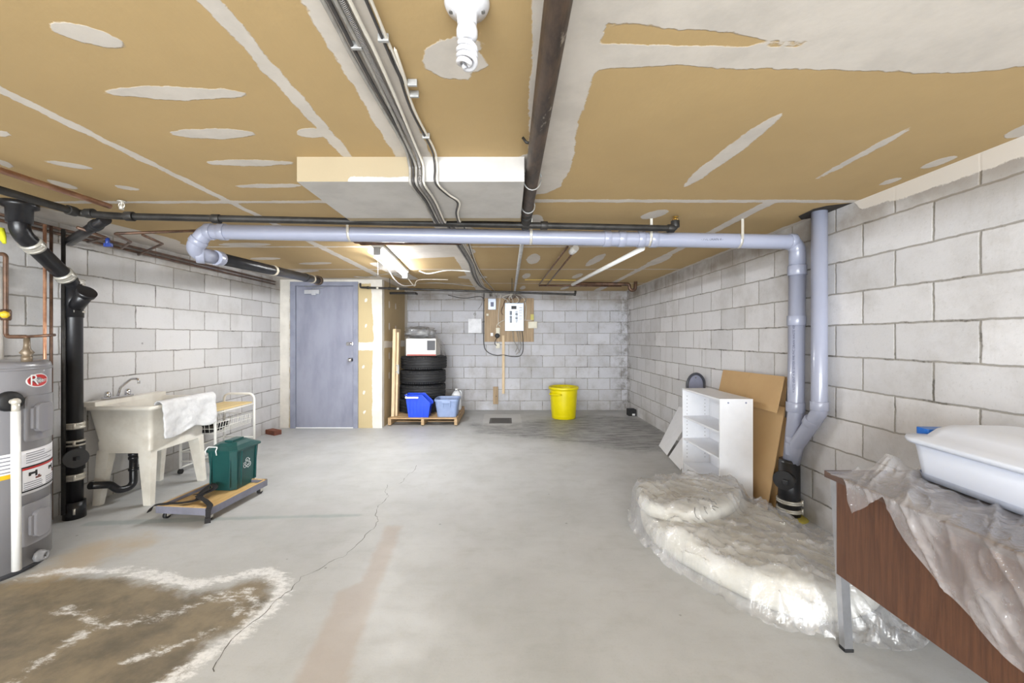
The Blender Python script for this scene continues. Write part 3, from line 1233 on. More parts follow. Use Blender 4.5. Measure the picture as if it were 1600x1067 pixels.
# white pipe and the copper loop at the far right
mb = MB()
mb.tube([at(894.5, 444.5, 5.1), at(1004, 388, 3.0)], .019, 16)
ww = mb.build('waste_pipe', wpvc, label='slanting white plastic pipe below the ceiling behind the grey drain pipe', cat='pipe')
mb = MB()
mb.lathe([(.030, 0), (.034, .05), (.03, .09)], at(900, 387, 3.55), (-.3, .9, -.2), 14)
mb.build('pipe_elbow', wpvc, label='white plastic elbow behind the grey pipe at the top of the copper tubes', cat='pipe fitting')
g = 'pair of thin copper tubes by the white slanting pipe'
for (a, b, lb) in (((887, 385), (842, 445), 'left of the two thin brown copper tubes running back under the ceiling'), ((897, 393), (855, 445), 'right of the two thin copper tubes, ending at the white elbow')):
    pa, pb = at(a[0], a[1], 3.57), at(b[0], b[1], 6.0)
    mb = MB()
    mb.tube([pa, pb], .009, 8)
    mb.build('copper_tube', oldcop, label=lb, cat='pipe', group=g)
cl = thing('copper_line', 'brown copper pipe with a hooked trap end near the far right corner', 'pipe', at(842, 446, 6.02))
pa, pb = at(842, 446, 6.02), at(985, 447, 6.02)
mb = MB()
mb.tube([pa, pa.lerp(pb, .9)], .014, 10)
mb.build('pipe', oldcop, cl)
mb = MB()
u = at(983, 444, 6.02)
mb.tube([pa.lerp(pb, .4) + Vector((0, 0, .03)), u + Vector((-.05, 0, 0)), u + Vector((0, 0, 0)), u + Vector((.01, 0, -.09)), u + Vector((.09, 0, -.09)), u + Vector((.10, 0, .10))], .026, 12, fillet=.04)
mb.build('trap', oldcop, cl)

# copper loop behind the drain pipe (centre left)
a, b, c_ = at(553, 379, 3.3), at(720, 381, 3.3), at(563, 382, 3.32)
mb = MB()
mb.tube([a + Vector((0, 0, .04)), a, b], .009, 8, fillet=.02)
mb.tube([at(560, 378, 3.4), at(565, 382, 3.4), at(750, 379, 3.4)], .009, 8, fillet=.02)
mb.build('copper_line', oldcop, label='brown copper pipes peeking below the grey drain pipe near the tube lamp', cat='pipe')

# ---------------------------------------------------------------- left side pipework
# diagonal black drain to the door wall
e0 = el2 + Vector((.03, .10, .0))
e1 = Vector((-2.43, 5.15, 2.03))
dp = thing('waste_pipe', 'black drain pipe running from the grey elbow toward the grey door', 'pipe', e0)
mb = MB()
mb.tube([e0, e1], .046, 20)
mb.build('pipe', absb, dp)
for t in (.42, .80, .9):
    ring('coupling', e0.lerp(e1, t), e1 - e0, .046, .04, absb if t == .8 else M('cream_tape', (196, 186, 168), .6), dp, 1.1)
ring('end_collar', e1, e1 - e0, .046, .06, rusty, dp, 1.3)
ring('coupling', e0, e1 - e0, .046, .07, pvc, dp, 1.2)

# big black stack
st = thing('soil_stack', 'big black drain stack with steel band clamps between water heater and sink', 'pipe', (-3.12, 2.9, 0))
s0, s1, s2, s3 = Vector((-3.03, 2.5, H)), Vector((-3.03, 2.5, 1.95)), Vector((-3.125, 2.9, 1.68)), Vector((-3.13, 2.91, 0))
RS = .048
mb = MB()
mb.tube([s0, s1, s2, s3], RS, 24, fillet=.09, nf=8)
mb.build('pipe', absb, st)
mb = MB()
mb.lathe([(.085, -.03), (.085, 0), (.060, .01), (.058, .10)], (s0.x, s0.y, H - .03), (0, 0, -1), 22)
mb.build('ceiling_collar', absb, st)
clampband(s1.lerp(s2, .22), s2 - s1, RS, st, .06)
clampband(s1.lerp(s2, .80), s2 - s1, RS, st, .06)
for py in (441, 484, 665, 692, 745, 797):
    z = CAMZ - (py - VY) * 2.9 / F
    clampband((s3.x, s3.y, z), (0, 0, 1), RS, st, .045)
zw = CAMZ - (470 - VY) * 2.9 / F
mb = MB()
yd = Vector((.72, -.2, .62)).normalized()
mb.tube([(-3.125, 2.9, zw - .06), Vector((-3.125, 2.9, zw - .06)) + yd * .17], .045, 18)
w0 = Vector((-3.125, 2.9, zw - .06)) + yd * .16
mb.tube([w0, w0 + yd * .03], .055, 20)
mb.tube([(-3.125, 2.9, zw - .12), (-3.125, 2.9, zw + .12)], .054, 20)
mb.build('wye_fitting', absb, st)
zc = CAMZ - (712 - VY) * 2.9 / F
cd = Vector((.75, -.6, 0)).normalized()
mb = MB()
c0 = Vector((-3.13, 2.91, zc))
mb.tube([c0, c0 + cd * .10], .055, 20)
mb.tube([c0 + cd * .09, c0 + cd * .115], .066, 22)
mb.box(c0.x + cd.x * .12 - .012, c0.x + cd.x * .12 + .012, c0.y + cd.y * .12 - .012, c0.y + cd.y * .12 + .012, zc - .012, zc + .012)
mb.tube([(-3.13, 2.91, zc - .1), (-3.13, 2.91, zc + .1)], .056, 22)
mb.build('cleanout', absb, st)
mb = MB()
mb.tube([(-3.13, 2.91, .0), (-3.13, 2.91, .12)], [.062, .06], 22)
mb.build('base_fitting', absb, st)
mb = MB()
mb.tube([(-3.09, 2.46, 1.965), (-3.085, 2.455, 1.92), (-3.06, 2.45, 1.87)], [.012, .02, .008], 7)
mb.build('foam_patch', M('lime_foam', (214, 214, 40), .8), st)

# short black branch
mb = MB()
mb.tube([at(165, 343, 2.52), at(108, 378, 2.88)], .030, 16)
br_ = mb.build('drain_branch', absb, label='short black pipe slanting down from the iron pipe to the block wall', cat='pipe')
ring('coupling', at(150, 352, 2.6), at(108, 378, 2.88) - at(165, 343, 2.52), .030, .05, blk, br_, 1.2)

# large copper main near the ceiling
mb = MB()
mb.tube([(-2.39, -3.9, 2.085), (-2.39, 2.42, 2.085)], .015, 14)
mb.build('copper_main', copper, label='shiny copper pipe running along the ceiling at top left toward the small valve', cat='pipe')
# copper pipes along the left wall under the ceiling
g = 'copper pipes along the top of the left wall'
for z, x, r, y1, lb in ((2.085, -3.235, .011, 5.6, 'upper brown copper pipe tight in the angle of left wall and ceiling'), (2.05, -3.24, .011, 5.6, 'lower brown copper pipe on the left wall, just under its twin'), (2.075, -3.18, .009, 4.6, 'thinner brown copper pipe standing off the left wall beside the other two')):
    mb = MB()
    mb.tube([(x, .2, z), (x, y1, z - .01)], r, 10)
    mb.build('copper_pipe', oldcop, label=lb, cat='pipe', group=g)
# zigzag take-offs
for nm, pts, lab in (('copper_branch', [(320, 360, 2.95), (179, 365, 2.75), (204, 378, 3.0), (190, 388, 3.25)], 'zigzag brown copper pipe from the wall pipes to the grey drain elbow'),
                     ('copper_branch', [(223, 367, 2.9), (254, 381, 3.3), (216, 398, 3.55)], 'bent copper pipe just right of the zigzag one by the left wall'),
                     ('copper_branch', [(120, 355, 2.6), (168, 372, 2.75), (138, 378, 2.95)], 'bent copper pipe with a blue valve by the left wall')):
    mb = MB()
    P = [at(*p) for p in pts]
    mb.tube(P, .0095, 10, fillet=.02)
    o = mb.build(nm, oldcop, label=lab, cat='pipe')
    if 'blue' in lab:
        mb = MB()
        p = at(172, 377, 2.8)
        mb.tube([P[1] - Vector((.0, 0, .0)), P[1] + Vector((0, 0, -.05))], .012, 8)
        mb.box(P[1].x - .02, P[1].x + .03, P[1].y - .01, P[1].y + .01, P[1].z - .06, P[1].z - .035, .004)
        mb.build('valve_handle', M('blue_handle', (40, 60, 130), .4), o)
# risers behind the heater
g = 'risers down the left wall behind the water heater'
for px, Y, m_, r, lab in ((70, 2.72, copper, .009, 'bright copper riser down the block wall'), (80, 2.76, oldcop, .009, 'dark copper riser down the block wall right of the bright one'),
                    (99, 2.84, iron, .012, 'thick black riser on the block wall behind the drain stack')):
    mb = MB()
    x = (px - VX) * Y / F
    x = max(x, XL + .03)
    mb.tube([(x, Y, 2.06), (x, Y, .05)], r, 10)
    mb.build('riser_pipe', m_, label=lab, cat='pipe')
mb = MB()
mb.tube([(XL + .03, 2.58, 1.75), (XL + .03, 2.58, .5)], .016, 10)
mb.build('riser_pipe', M('painted_riser', (170, 165, 158), .6), label='pale painted riser on the block wall left of the copper ones', cat='pipe')

# ---------------------------------------------------------------- water heater
HC = Vector((-2.955, 2.235, 0))
HR = .283


def cyl_hit(px, R=HR):
    d = Vector(((px - VX) / F, 1.0))
    c = HC.xy
    a = d.dot(d)
    b = -2 * d.dot(c)
    cc = c.dot(c) - R * R
    D = b * b - 4 * a * cc
    if D < 0:
        D = 0
    Y = (-b - math.sqrt(D)) / (2 * a)
    p = d * Y
    return math.atan2(p.y - c.y, p.x - c.x), Y


def cyl_pt(th, z, R):
    return Vector((HC.x + R * math.cos(th), HC.y + R * math.sin(th), z))


def cyl_px(px, py, R=HR):
    th, Y = cyl_hit(px, R)
    return th, CAMZ - (py - VY) * Y / F


def cpatch(mb, th0, th1, z0, z1, R0, R1, n=12, rc=0.0):
    """curved panel standing proud of the tank"""
    rows = []
    outl = []
    m = 6
    if rc:
        wth = abs(th1 - th0) * R1
        for (cx, cz, a0) in ((wth - rc, (z1 - z0) - rc, 0), (rc, (z1 - z0) - rc, 90), (rc, rc, 180), (wth - rc, rc, 270)):
            for q in range(m + 1):
                a = math.radians(a0 + 90 * q / m)
                outl.append((cx + rc * math.cos(a), cz + rc * math.sin(a)))
    # plain grid with chamfered border
    nz = 8
    def pt(u, v, R):
        wth = abs(th1 - th0) * R1
        x = u * wth
        z = v * (z1 - z0)
        if rc:
            # squeeze x towards the rounded outline
            ez = min(z, (z1 - z0) - z)
            if ez < rc:
                dx = rc - math.sqrt(max(0, rc * rc - (rc - ez) ** 2))
                x = dx + (x / wth) * (wth - 2 * dx)
        th = th0 + (x / wth) * (th1 - th0)
        return cyl_pt(th, z0 + z, R)
    def vlist():
        if not rc:
            return [q / nz for q in range(nz + 1)]
        hh = (z1 - z0)
        f = rc / hh
        lo = [f * (1 - math.cos(PI / 2 * q / 5)) for q in range(6)]
        return lo + [.5] + [1 - q for q in lo[::-1]]
    vs = vlist()
    V1 = [[mb.bm.verts.new(pt(i / n, v, R1)) for v in vs] for i in range(n + 1)]
    L = len(vs)
    for i in range(n):
        for j in range(L - 1):
            f = mb.bm.faces.new((V1[i][j], V1[i + 1][j], V1[i + 1][j + 1], V1[i][j + 1]))
            f.smooth = True
    # skirt
    loop = [(i / n, vs[0]) for i in range(n + 1)] + [(1, v) for v in vs[1:]] + [((n - i) / n, vs[-1]) for i in range(1, n + 1)] + [(0, v) for v in vs[::-1][1:-1]]
    idx = [(i, 0) for i in range(n + 1)] + [(n, j) for j in range(1, L)] + [(n - i, L - 1) for i in range(1, n + 1)] + [(0, j) for j in range(L - 2, 0, -1)]
    low = [mb.bm.verts.new(pt(u, v, R0)) for u, v in loop]
    K = len(idx)
    for q in range(K):
        a, b = idx[q], idx[(q + 1) % K]
        mb.bm.faces.new((V1[a[0]][a[1]], V1[b[0]][b[1]], low[(q + 1) % K], low[q]))


hgrey = M('tank_grey', (138, 137, 141), .3, 0, var=.04, scale=4, coat=.35)
wh = thing('water_heater', 'tall grey cylindrical water heater with red oval badge at left edge', 'water heater', HC)
ZT = 1.165
mb = MB()
mb.lathe([(HR, .03), (HR, ZT - .03), (HR - .004, ZT - .012), (HR - .02, ZT), (.02, ZT + .004)], HC, seg=72)
mb.lathe([(HR + .003, ZT - .05), (HR + .003, ZT - .035)], HC, seg=72)
mb.build('tank', hgrey, wh)
mb = MB()
mb.lathe([(HR - .01, 0), (HR - .004, .03)], HC, seg=60)
mb.build('tank_foot', M('foot_grey', (60, 60, 64), .5), wh)


def hpanel(x0, x1, y0, y1, ix0, ix1, iy0, iy1):
    th0, _ = cyl_hit(x0)
    th1, _ = cyl_hit(x1)
    xm = (x0 + x1) / 2
    z1 = cyl_px(xm, y0)[1]
    z0 = cyl_px(xm, y1)[1]
    mb = MB()
    cpatch(mb, th0, th1, z0, z1, HR - .004, HR + .007, rc=.02)
    pn = mb.build('access_panel', hgrey, wh)
    th0, _ = cyl_hit(ix0)
    th1, _ = cyl_hit(ix1)
    xm = (ix0 + ix1) / 2
    z1 = cyl_px(xm, iy0)[1]
    z0 = cyl_px(xm, iy1)[1]
    mb = MB()
    cpatch(mb, th0, th1, z0, z1, HR, HR + .030, rc=.03)
    cpatch(mb, th0 - .05, th0 + .12, z0 + .02, z1 - .02, HR, HR + .020, rc=.01)
    mb.build('panel_bulge', hgrey, pn)


hpanel(37, 81, 617, 687, 50, 73, 629, 673)
hpanel(31, 78, 783, 847, 47, 69, 795, 836)
# white label band
lw_ = M('label_white', (236, 236, 240), .35, var=.02)
mb = MB()
tha, thb = cyl_hit(27)[0], cyl_hit(111)[0] + .25
zt = cyl_px(60, 699)[1]
zb = cyl_px(40, 773)[1]
cpatch(mb, tha, thb, zb, zt, HR, HR + .0015, n=24)
lab = mb.build('label', lw_, wh)
mb = MB()
cpatch(mb, tha - 1.0, tha - .005, cyl_px(20, 745)[1], zt, HR, HR + .0015, n=24)
lab2 = mb.build('label', lw_, wh)
mb = MB()
cpatch(mb, tha - 1.0, tha - .01, cyl_px(20, 747)[1], cyl_px(20, 740)[1], HR + .0015, HR + .0025, n=24)
mb.build('yellow_band', M('label_yellow', (226, 178, 30), .4), lab2)


def on_tank(th_c, z_c, R):
    return lambda x, y: cyl_pt(th_c + x / R, z_c + y, R)


black_ink = M('ink_black', (30, 28, 30), .5)
grey_ink = M('ink_grey', (130, 130, 138), .5)
red_ink = M('ink_red', (196, 44, 44), .45)
# safety notice: black frame, red header, tap and hand drawings, lines of text
zn1, zn0 = cyl_px(60, 724)[1], cyl_px(60, 762)[1]
na, nb = cyl_hit(31)[0], cyl_hit(86)[0]
RL = HR + .0028
mb = MB()
t_ = .008
for (a0, a1, z0, z1) in ((na, nb, zn0, zn0 + .008), (na, nb, zn1 - .006, zn1 + .002), (na, na + t_ / HR, zn0, zn1), (nb - t_ / HR, nb, zn0, zn1)):
    cpatch(mb, a0, a1, z0, z1, HR + .001, RL, n=14)
mid = (na + nb) / 2
wq = (nb - na)
for cx in (na + wq * .22, na + wq * .72):
    cpatch(mb, cx - .07, cx - .03, zn1 - .055, zn1 - .035, HR + .001, RL, n=3)
    cpatch(mb, cx - .03, cx + .09, zn1 - .048, zn1 - .036, HR + .001, RL, n=4)
    cpatch(mb, cx + .05, cx + .09, zn1 - .062, zn1 - .03, HR + .001, RL, n=3)
mb.build('notice_frame', black_ink, lab)
mb = MB()
cpatch(mb, na + .03, nb - .03, zn1 - .017, zn1 - .006, HR + .001, RL, n=14)
mb.build('notice_header', red_ink, lab)
for cx in (na + wq * .3, na + wq * .84):
    mb = MB()
    cpatch(mb, cx - .02, cx + .10, zn1 - .078, zn1 - .068, HR + .001, RL, n=4)
    cpatch(mb, cx + .03, cx + .07, zn1 - .068, zn1 - .060, HR + .001, RL, n=3)
    mb.build('notice_drawing', M('ink_brown', (120, 70, 60), .5), lab)
mb = MB()
rr = random.Random(3)
for half in (0, 1):
    for i in range(7):
        z = zn1 - .092 - i * .0115
        if z < zn0 + .01:
            break
        a0 = na + wq * (.06 + .48 * half)
        cpatch(mb, a0, a0 + wq * rr.uniform(.33, .42), z, z + .004, HR + .001, RL, n=5)
for i in range(5):
    z = zt - .02 - i * .013
    cpatch(mb, na + wq * .1, na + wq * rr.uniform(.4, .8), z, z + .004, HR + .001, RL, n=6)
for i in range(15):
    z = zt - .03 - i * .0115
    cpatch(mb, nb + .05, nb + .05 + rr.uniform(.35, .42), z, z + .003, HR + .001, RL, n=6)
for i in range(5):
    z = zt - .02 - i * .02
    cpatch(mb, tha - .35, tha - .06, z, z + .006, HR + .001, RL, n=6)
mb.build('label_text', grey_ink, lab)
# red oval badge
bt, bz = cyl_px(60, 594)
mb = MB()


def oval(mb, a, b, R0, R1, th, z):
    ring1 = [cyl_pt(th + a * math.cos(t) / R1, z + b * math.sin(t), R1) for t in [2 * PI * q / 32 for q in range(32)]]
    ring0 = [cyl_pt(th + a * math.cos(t) / R1, z + b * math.sin(t), R0) for t in [2 * PI * q / 32 for q in range(32)]]
    mb.loft([ring0, ring1], False, True)


oval(mb, .068, .038, HR - .001, HR + .002, bt, bz)
bd = mb.build('badge', wht, wh)
mb = MB()
oval(mb, .061, .033, HR, HR + .003, bt, bz)
mb.build('badge_face', red_ink, bd)
mb = MB()
add_text(mb, 'R', .085, on_tank(bt - .10, bz + .002, HR + .0042))
add_text(mb, 'heem', .036, on_tank(bt + .065, bz + .0, HR + .0042))
mb.build('badge_lettering', wht, bd)
# relief valve, insulation ring, discharge pipe
vt, vz = cyl_px(13, 627)
nrm = Vector((math.cos(vt), math.sin(vt), 0))
vp = cyl_pt(vt, vz, HR)
mb = MB()
mb.lathe([(.055, -.01), (.052, .02), (.04, .03), (.02, .032)], vp, nrm, 24)
mb.build('insulation_ring', blk, wh)
mb = MB()
mb.tube([vp, vp + nrm * .06], .014, 12)
mb.sphere(vp + nrm * .06, .02)
mb.tube([vp + nrm * .06, vp + nrm * .06 + Vector((0, 0, -.06))], .016, 12)
mb.build('relief_valve', steel, wh)
mb = MB()
mb.tube([vp + nrm * .06 + Vector((0, 0, -.05)), vp + nrm * .075 + Vector((-.005, 0, -vz + .06))], .0185, 18)
mb.build('discharge_pipe', wpvc, wh)
# drain valve
vt, vz = cyl_px(59, 868)
nrm = Vector((math.cos(vt), math.sin(vt), 0))
vp = cyl_pt(vt, vz, HR)
mb = MB()
mb.lathe([(.034, 0), (.034, .018), (.026, .02), (.026, .04), (.014, .04), (.012, .022)], vp, nrm, 8, cap1=False)
mb.build('drain_valve', M('valve_grey', (140, 140, 142), .35), wh)
# top nipple and supply pipe with yellow valve
np_ = at(42, 552, 2.2)
top = ZT
mb = MB()
mb.lathe([(.022, 0), (.022, .03), (.016, .032), (.03, .05), (.016, .07), (.013, .09), (.013, .13)], (np_.x, 2.2, top), seg=14)
mb.build('hot_nipple', M('dull_brass', (120, 106, 88), .4, .3), wh)
sp = thing('supply_pipe', 'thin copper supply pipe with a yellow-handled valve above the water heater', 'pipe', (np_.x, 2.2, top + .1))
zz = CAMZ - (526 - VY) * 2.2 / F
xa = (9 - VX) * 2.2 / F
mb = MB()
mb.tube([(np_.x, 2.2, top + .12), (np_.x, 2.2, zz), (xa, 2.2, zz), (xa, 2.2, CAMZ - (397 - VY) * 2.2 / F), (xa - .25, 2.2, CAMZ - (396 - VY) * 2.2 / F)], .0105, 12, fillet=.02)
mb.tube([(np_.x, 2.2, zz), (np_.x + .12, 2.23, zz + .01)], .008, 10)
mb.build('pipe', oldcop, sp)
zv = CAMZ - (492 - VY) * 2.2 / F
mb = MB()
mb.lathe([(.018, -.03), (.022, -.02), (.022, .02), (.018, .03)], (xa, 2.2, zv), seg=12)
mb.tube([(xa, 2.2, zv), (xa + .03, 2.17, zv)], .008, 8)
mb.build('valve', oldcop, sp)
mb = MB()
mb.lathe([(.017, 0), (.020, .004), (.020, .010), (.008, .016)], (xa + .025, 2.175, zv), (.77, -.64, 0), 7)
mb.build('valve_handle', M('yellow_handle', (214, 180, 40), .4), sp)

# ================================================================== laundry sink
sinkm = M('sink_white', (226, 222, 212), .35, c2=(206, 200, 188), scale=5)
SX_0, SX_1, SY_0, SY_1, SZT = -3.245, -2.725, 3.08, 3.72, .77
sk = thing('laundry_sink', 'white floor-standing laundry sink with tapered legs against the left block wall', 'sink', ((SX_0 + SX_1) / 2, 3.4, 0))


def rr_(x0, x1, y0, y1, r, z, m=5):
    P = []
    for (cx, cy, a0) in ((x1 - r, y1 - r, 0), (x0 + r, y1 - r, 90), (x0 + r, y0 + r, 180), (x1 - r, y0 + r, 270)):
        for q in range(m + 1):
            a = math.radians(a0 + 90 * q / m)
            P.append((cx + r * math.cos(a), cy + r * math.sin(a), z))
    return P


mb = MB()
b = .035
rings = [rr_(SX_0 + .05, SX_1 - .05, SY_0 + .05, SY_1 - .05, .03, .40),
         rr_(SX_0 + .045, SX_1 - .045, SY_0 + .045, SY_1 - .045, .03, .485),
         rr_(SX_0 + .05, SX_1 - .05, SY_0 + .05, SY_1 - .05, .03, .492),
         rr_(SX_0 + .015, SX_1 - .02, SY_0 + .015, SY_1 - .015, .03, SZT - .03),
         rr_(SX_0, SX_1, SY_0, SY_1, .03, SZT - .03), rr_(SX_0, SX_1, SY_0, SY_1, .03, SZT),
         rr_(SX_0 + .09, SX_1 - .03, SY_0 + .03, SY_1 - .03, .04, SZT),
         rr_(SX_0 + .11, SX_1 - .06, SY_0 + .06, SY_1 - .06, .05, .50)]
mb.loft(rings, False, True)
mb.build('basin', sinkm, sk)
mb = MB()
mb.box(SX_0, SX_0 + .09, SY_0, SY_1, SZT - .005, SZT + .035, .01)
mb.build('ledge', sinkm, sk)
for (cx, cy, sx, sy) in ((SX_0 + .09, SY_0 + .09, -1, -1), (SX_1 - .09, SY_0 + .09, 1, -1), (SX_0 + .09, SY_1 - .09, -1, 1), (SX_1 - .09, SY_1 - .09, 1, 1)):
    mb = MB()
    T = [(cx + sx * .04, cy + sy * .04), (cx - sx * .06, cy + sy * .04), (cx - sx * .06, cy - sy * .02), (cx + sx * .04, cy - sy * .02)]
    B = [(cx + sx * .055, cy + sy * .06), (cx - sx * .0, cy + sy * .06), (cx - sx * .0, cy + sy * .02), (cx + sx * .055, cy + sy * .02)]
    mb.taper(B, T, 0, .42)
    mb.build('leg', sinkm, sk)
fx, fy = -3.195, 3.30
mb = MB()
mb.box(fx - .03, fx + .03, fy - .11, fy + .11, SZT + .035, SZT + .055, .008)
fa = mb.build('faucet', chrome, sk)
mb = MB()
mb.tube([(fx, fy, SZT + .05), (fx + .02, fy, SZT + .12), (fx + .10, fy + .01, SZT + .19), (fx + .15, fy + .02, SZT + .19), (fx + .155, fy + .02, SZT + .15)], .0095, 12, fillet=.03)
mb.build('spout', chrome, fa)
for sy in (-1, 1):
    mb = MB()
    mb.lathe([(.02, 0), (.022, .02), (.016, .04), (.006, .045)], (fx, fy + sy * .085, SZT + .055), seg=12)
    mb.build('tap_handle', chrome, fa)
mb = MB()
mb.tube([(-3.02, 3.25, .42), (-3.02, 3.25, .10), (-3.05, 3.16, .10), (-3.08, 3.12, .16), (-3.10, 2.99, .20)], .027, 16, fillet=.05)
mb.build('trap_pipe', absb, sk)
for z in (.36, .33, .24):
    ring('slip_nut', (-3.02, 3.25, z), (0, 0, 1), .027, .02, absb, sk, 1.25)

# towel over the right rim
def towel(u, v):
    y = 3.155 + .57 * v
    # path over the rim
    s = u
    inn, over = .10, .12
    if s < inn:
        x = SX_1 - .045
        z = SZT + .012 - (inn - s) * .9
    elif s < inn + over * .6:
        t = (s - inn) / (over * .6)
        x = SX_1 - .045 + .062 * t
        z = SZT + .012 + .018 * math.sin(PI * t)
    else:
        t = (s - inn - over * .6) / (1 - inn - over * .6)
        L = .27 + .02 * math.sin(v * 9) - .03 * v
        z = SZT + .008 - L * t
        x = SX_1 + .019 + .012 * math.sin(v * 13 + t * 2) * t + .010 * mnoise.noise(Vector((v * 7, t * 5, 0))) + .01 * t
    y += .02 * t * math.sin(v * 6) if s > .2 else 0
    return Vector((x, y, z + .003 * mnoise.noise(Vector((u * 9, v * 9, 3)))))


mb = MB()
mb.grid(towel, 40, 44)
mb.build('towel', M('towel_white', (216, 216, 217), .9, var=.05, scale=30, bump=.7, bscale=90), label='white cloth draped over the right rim of the laundry sink', cat='towel', solid=.006)

# ---------------------------------------------------------------- wire trolley
TX0, TX1, TY0, TY1 = -3.12, -2.79, 3.84, 4.43
tr = thing('kitchen_cart', 'white tube-framed wheeled cart with wooden top behind the laundry sink', 'cart', ((TX0 + TX1) / 2, 4.1, 0))
for y in (TY0, TY1):
    mb = MB()
    mb.tube([(TX0, y, .05), (TX0, y, .685), (TX1, y, .685), (TX1, y, .05)], .0115, 12, fillet=.06, nf=8)
    mb.build('end_frame', wpaint, tr)
for z, xs in ((.06, (TX0, TX1)), (.21, (TX0,)), (.575, (TX0, TX1))):
    for x in xs:
        mb = MB()
        mb.tube([(x, TY0, z), (x, TY1, z)], .007, 8)
        mb.build('rail', wpaint, tr)
for y in (TY0, TY1):
    for z in (.12, .21):
        mb = MB()
        mb.tube([(TX0, y, z), (TX1, y, z)], .007, 8)
        mb.build('rail', wpaint, tr)
mb = MB()
mb.box(TX0 + .012, TX1 - .012, TY0 - .015, TY1 - .015, .585, .60, .003)
mb.build('wooden_top', wood_mat('birch', (226, 204, 150), (206, 178, 118), 1), tr)
mb = MB()
bz0, bz1 = .37, .475
wr = .0022
for i in range(16):
    y = TY0 + .02 + (TY1 - TY0 - .04) * i / 15
    mb.tube([(TX0 + .012, y, bz1), (TX0 + .03, y, bz0), (TX1 - .03, y, bz0), (TX1 - .012, y, bz1)], wr, 5)
for i in range(7):
    x = TX0 + .03 + (TX1 - TX0 - .06) * i / 6
    mb.tube([(x, TY0 + .02, bz1), (x, TY0 + .03, bz0), (x, TY1 - .03, bz0), (x, TY1 - .02, bz1)], wr, 5)
for z in (bz1, (bz0 + bz1) / 2):
    mb.tube([(TX0 + .014, TY0 + .02, z), (TX1 - .014, TY0 + .02, z), (TX1 - .014, TY1 - .02, z), (TX0 + .014, TY1 - .02, z), (TX0 + .014, TY0 + .02, z)], wr * 1.4, 6)
mb.build('wire_basket', wpaint, tr)
for x in (TX0, TX1):
    for y in (TY0, TY1):
        mb = MB()
        mb.tube([(x - .012, y, .024), (x + .012, y, .024)], .024, 16)
        mb.build('caster', blk, tr)
for (x0, x1, y0, y1, h, lb) in ((-3.05, -2.88, 3.90, 4.08, .05, 'black flat object in the wire basket of the white cart, nearer the sink'), (-3.08, -2.92, 4.12, 4.22, .04, 'small black object in the wire basket of the white cart, farther from the sink')):
    mb = MB()
    mb.box(x0, x1, y0, y1, bz0 + .004, bz0 + h, .012)
    mb.tube([(x0, y0, bz0 + h), (x1, y1, bz0 + h + .012)], .008, 8)
    mb.build('black_tool', blk, label=lb, cat='tool')

# ---------------------------------------------------------------- dolly with green bin
ply = wood_mat('dolly_wood', (214, 182, 126), (190, 152, 96), 1)
edge = M('dolly_grey', (112, 112, 124), .6, var=.1)
dl = thing('dolly', 'low wooden dolly with grey edges and four swivel wheels', 'dolly', (-2.28, 3.1, 0))
c4 = [Vector((-2.50, 2.86)), Vector((-2.085, 2.815)), Vector((-2.03, 3.40)), Vector((-2.44, 3.44))]
mb = MB()
cc4 = sum(c4, Vector((0, 0))) / 4
ci = [p + (cc4 - p) * .02 for p in c4]
mb.taper(ci, ci, .066, .080)
mb.build('deck', ply, dl)
for i in range(4):
    a, b_ = c4[i], c4[(i + 1) % 4]
    d = (b_ - a).normalized()
    n = Vector((-d.y, d.x))
    mb = MB()
    q = [a - d * .0, b_ + d * .0, b_ + n * .02, a + n * .02]
    mb.taper(q, q, .053, .104)
    o = mb.build('side_rail', edge, dl)
    mb = MB()
    q = [a, b_, b_ + n * .019, a + n * .019]
    mb.taper(q, q, .1042, .1058)
    mb.build('rail_top', ply, o)
for (x, y) in ((-2.455, 2.90), (-2.125, 2.865), (-2.07, 3.36), (-2.40, 3.40)):
    mb = MB()
    mb.tube([(x - .012, y, .024), (x + .012, y, .024)], .024, 18)
    w_ = mb.build('caster', blk, dl)
    mb = MB()
    mb.box(x - .018, x - .015, y - .015, y + .015, .02, .058)
    mb.box(x + .015, x + .018, y - .015, y + .015, .02, .058)
    mb.box(x - .022, x + .022, y - .022, y + .022, .054, .058)
    mb.build('caster_fork', steel, w_)
# strap
def ribbon(pts, w, th=.003):
    mb = MB()
    P = [Vector(p) for p in pts]
    # smooth
    Q = []
    for i in range(len(P) - 1):
        p0_, p1_, p2_, p3_ = P[max(i - 1, 0)], P[i], P[i + 1], P[min(i + 2, len(P) - 1)]
        for k in range(6):
            t = k / 6
            Q.append(0.5 * ((2 * p1_) + (-p0_ + p2_) * t + (2 * p0_ - 5 * p1_ + 4 * p2_ - p3_) * t * t + (-p0_ + 3 * p1_ - 3 * p2_ + p3_) * t ** 3))
    Q.append(P[-1])
    rings = []
    for i, p in enumerate(Q):
        d = (Q[min(i + 1, len(Q) - 1)] - Q[max(i - 1, 0)]).normalized()
        s = d.cross(Vector((0, 0, 1)))
        if s.length < .2:
            s = Vector((1, 0, 0))
        s.normalize()
        n = s.cross(d).normalized()
        rings.append([p + s * w / 2 + n * th / 2, p - s * w / 2 + n * th / 2, p - s * w / 2 - n * th / 2, p + s * w / 2 - n * th / 2])
    mb.loft(rings, smooth=False)
    return mb


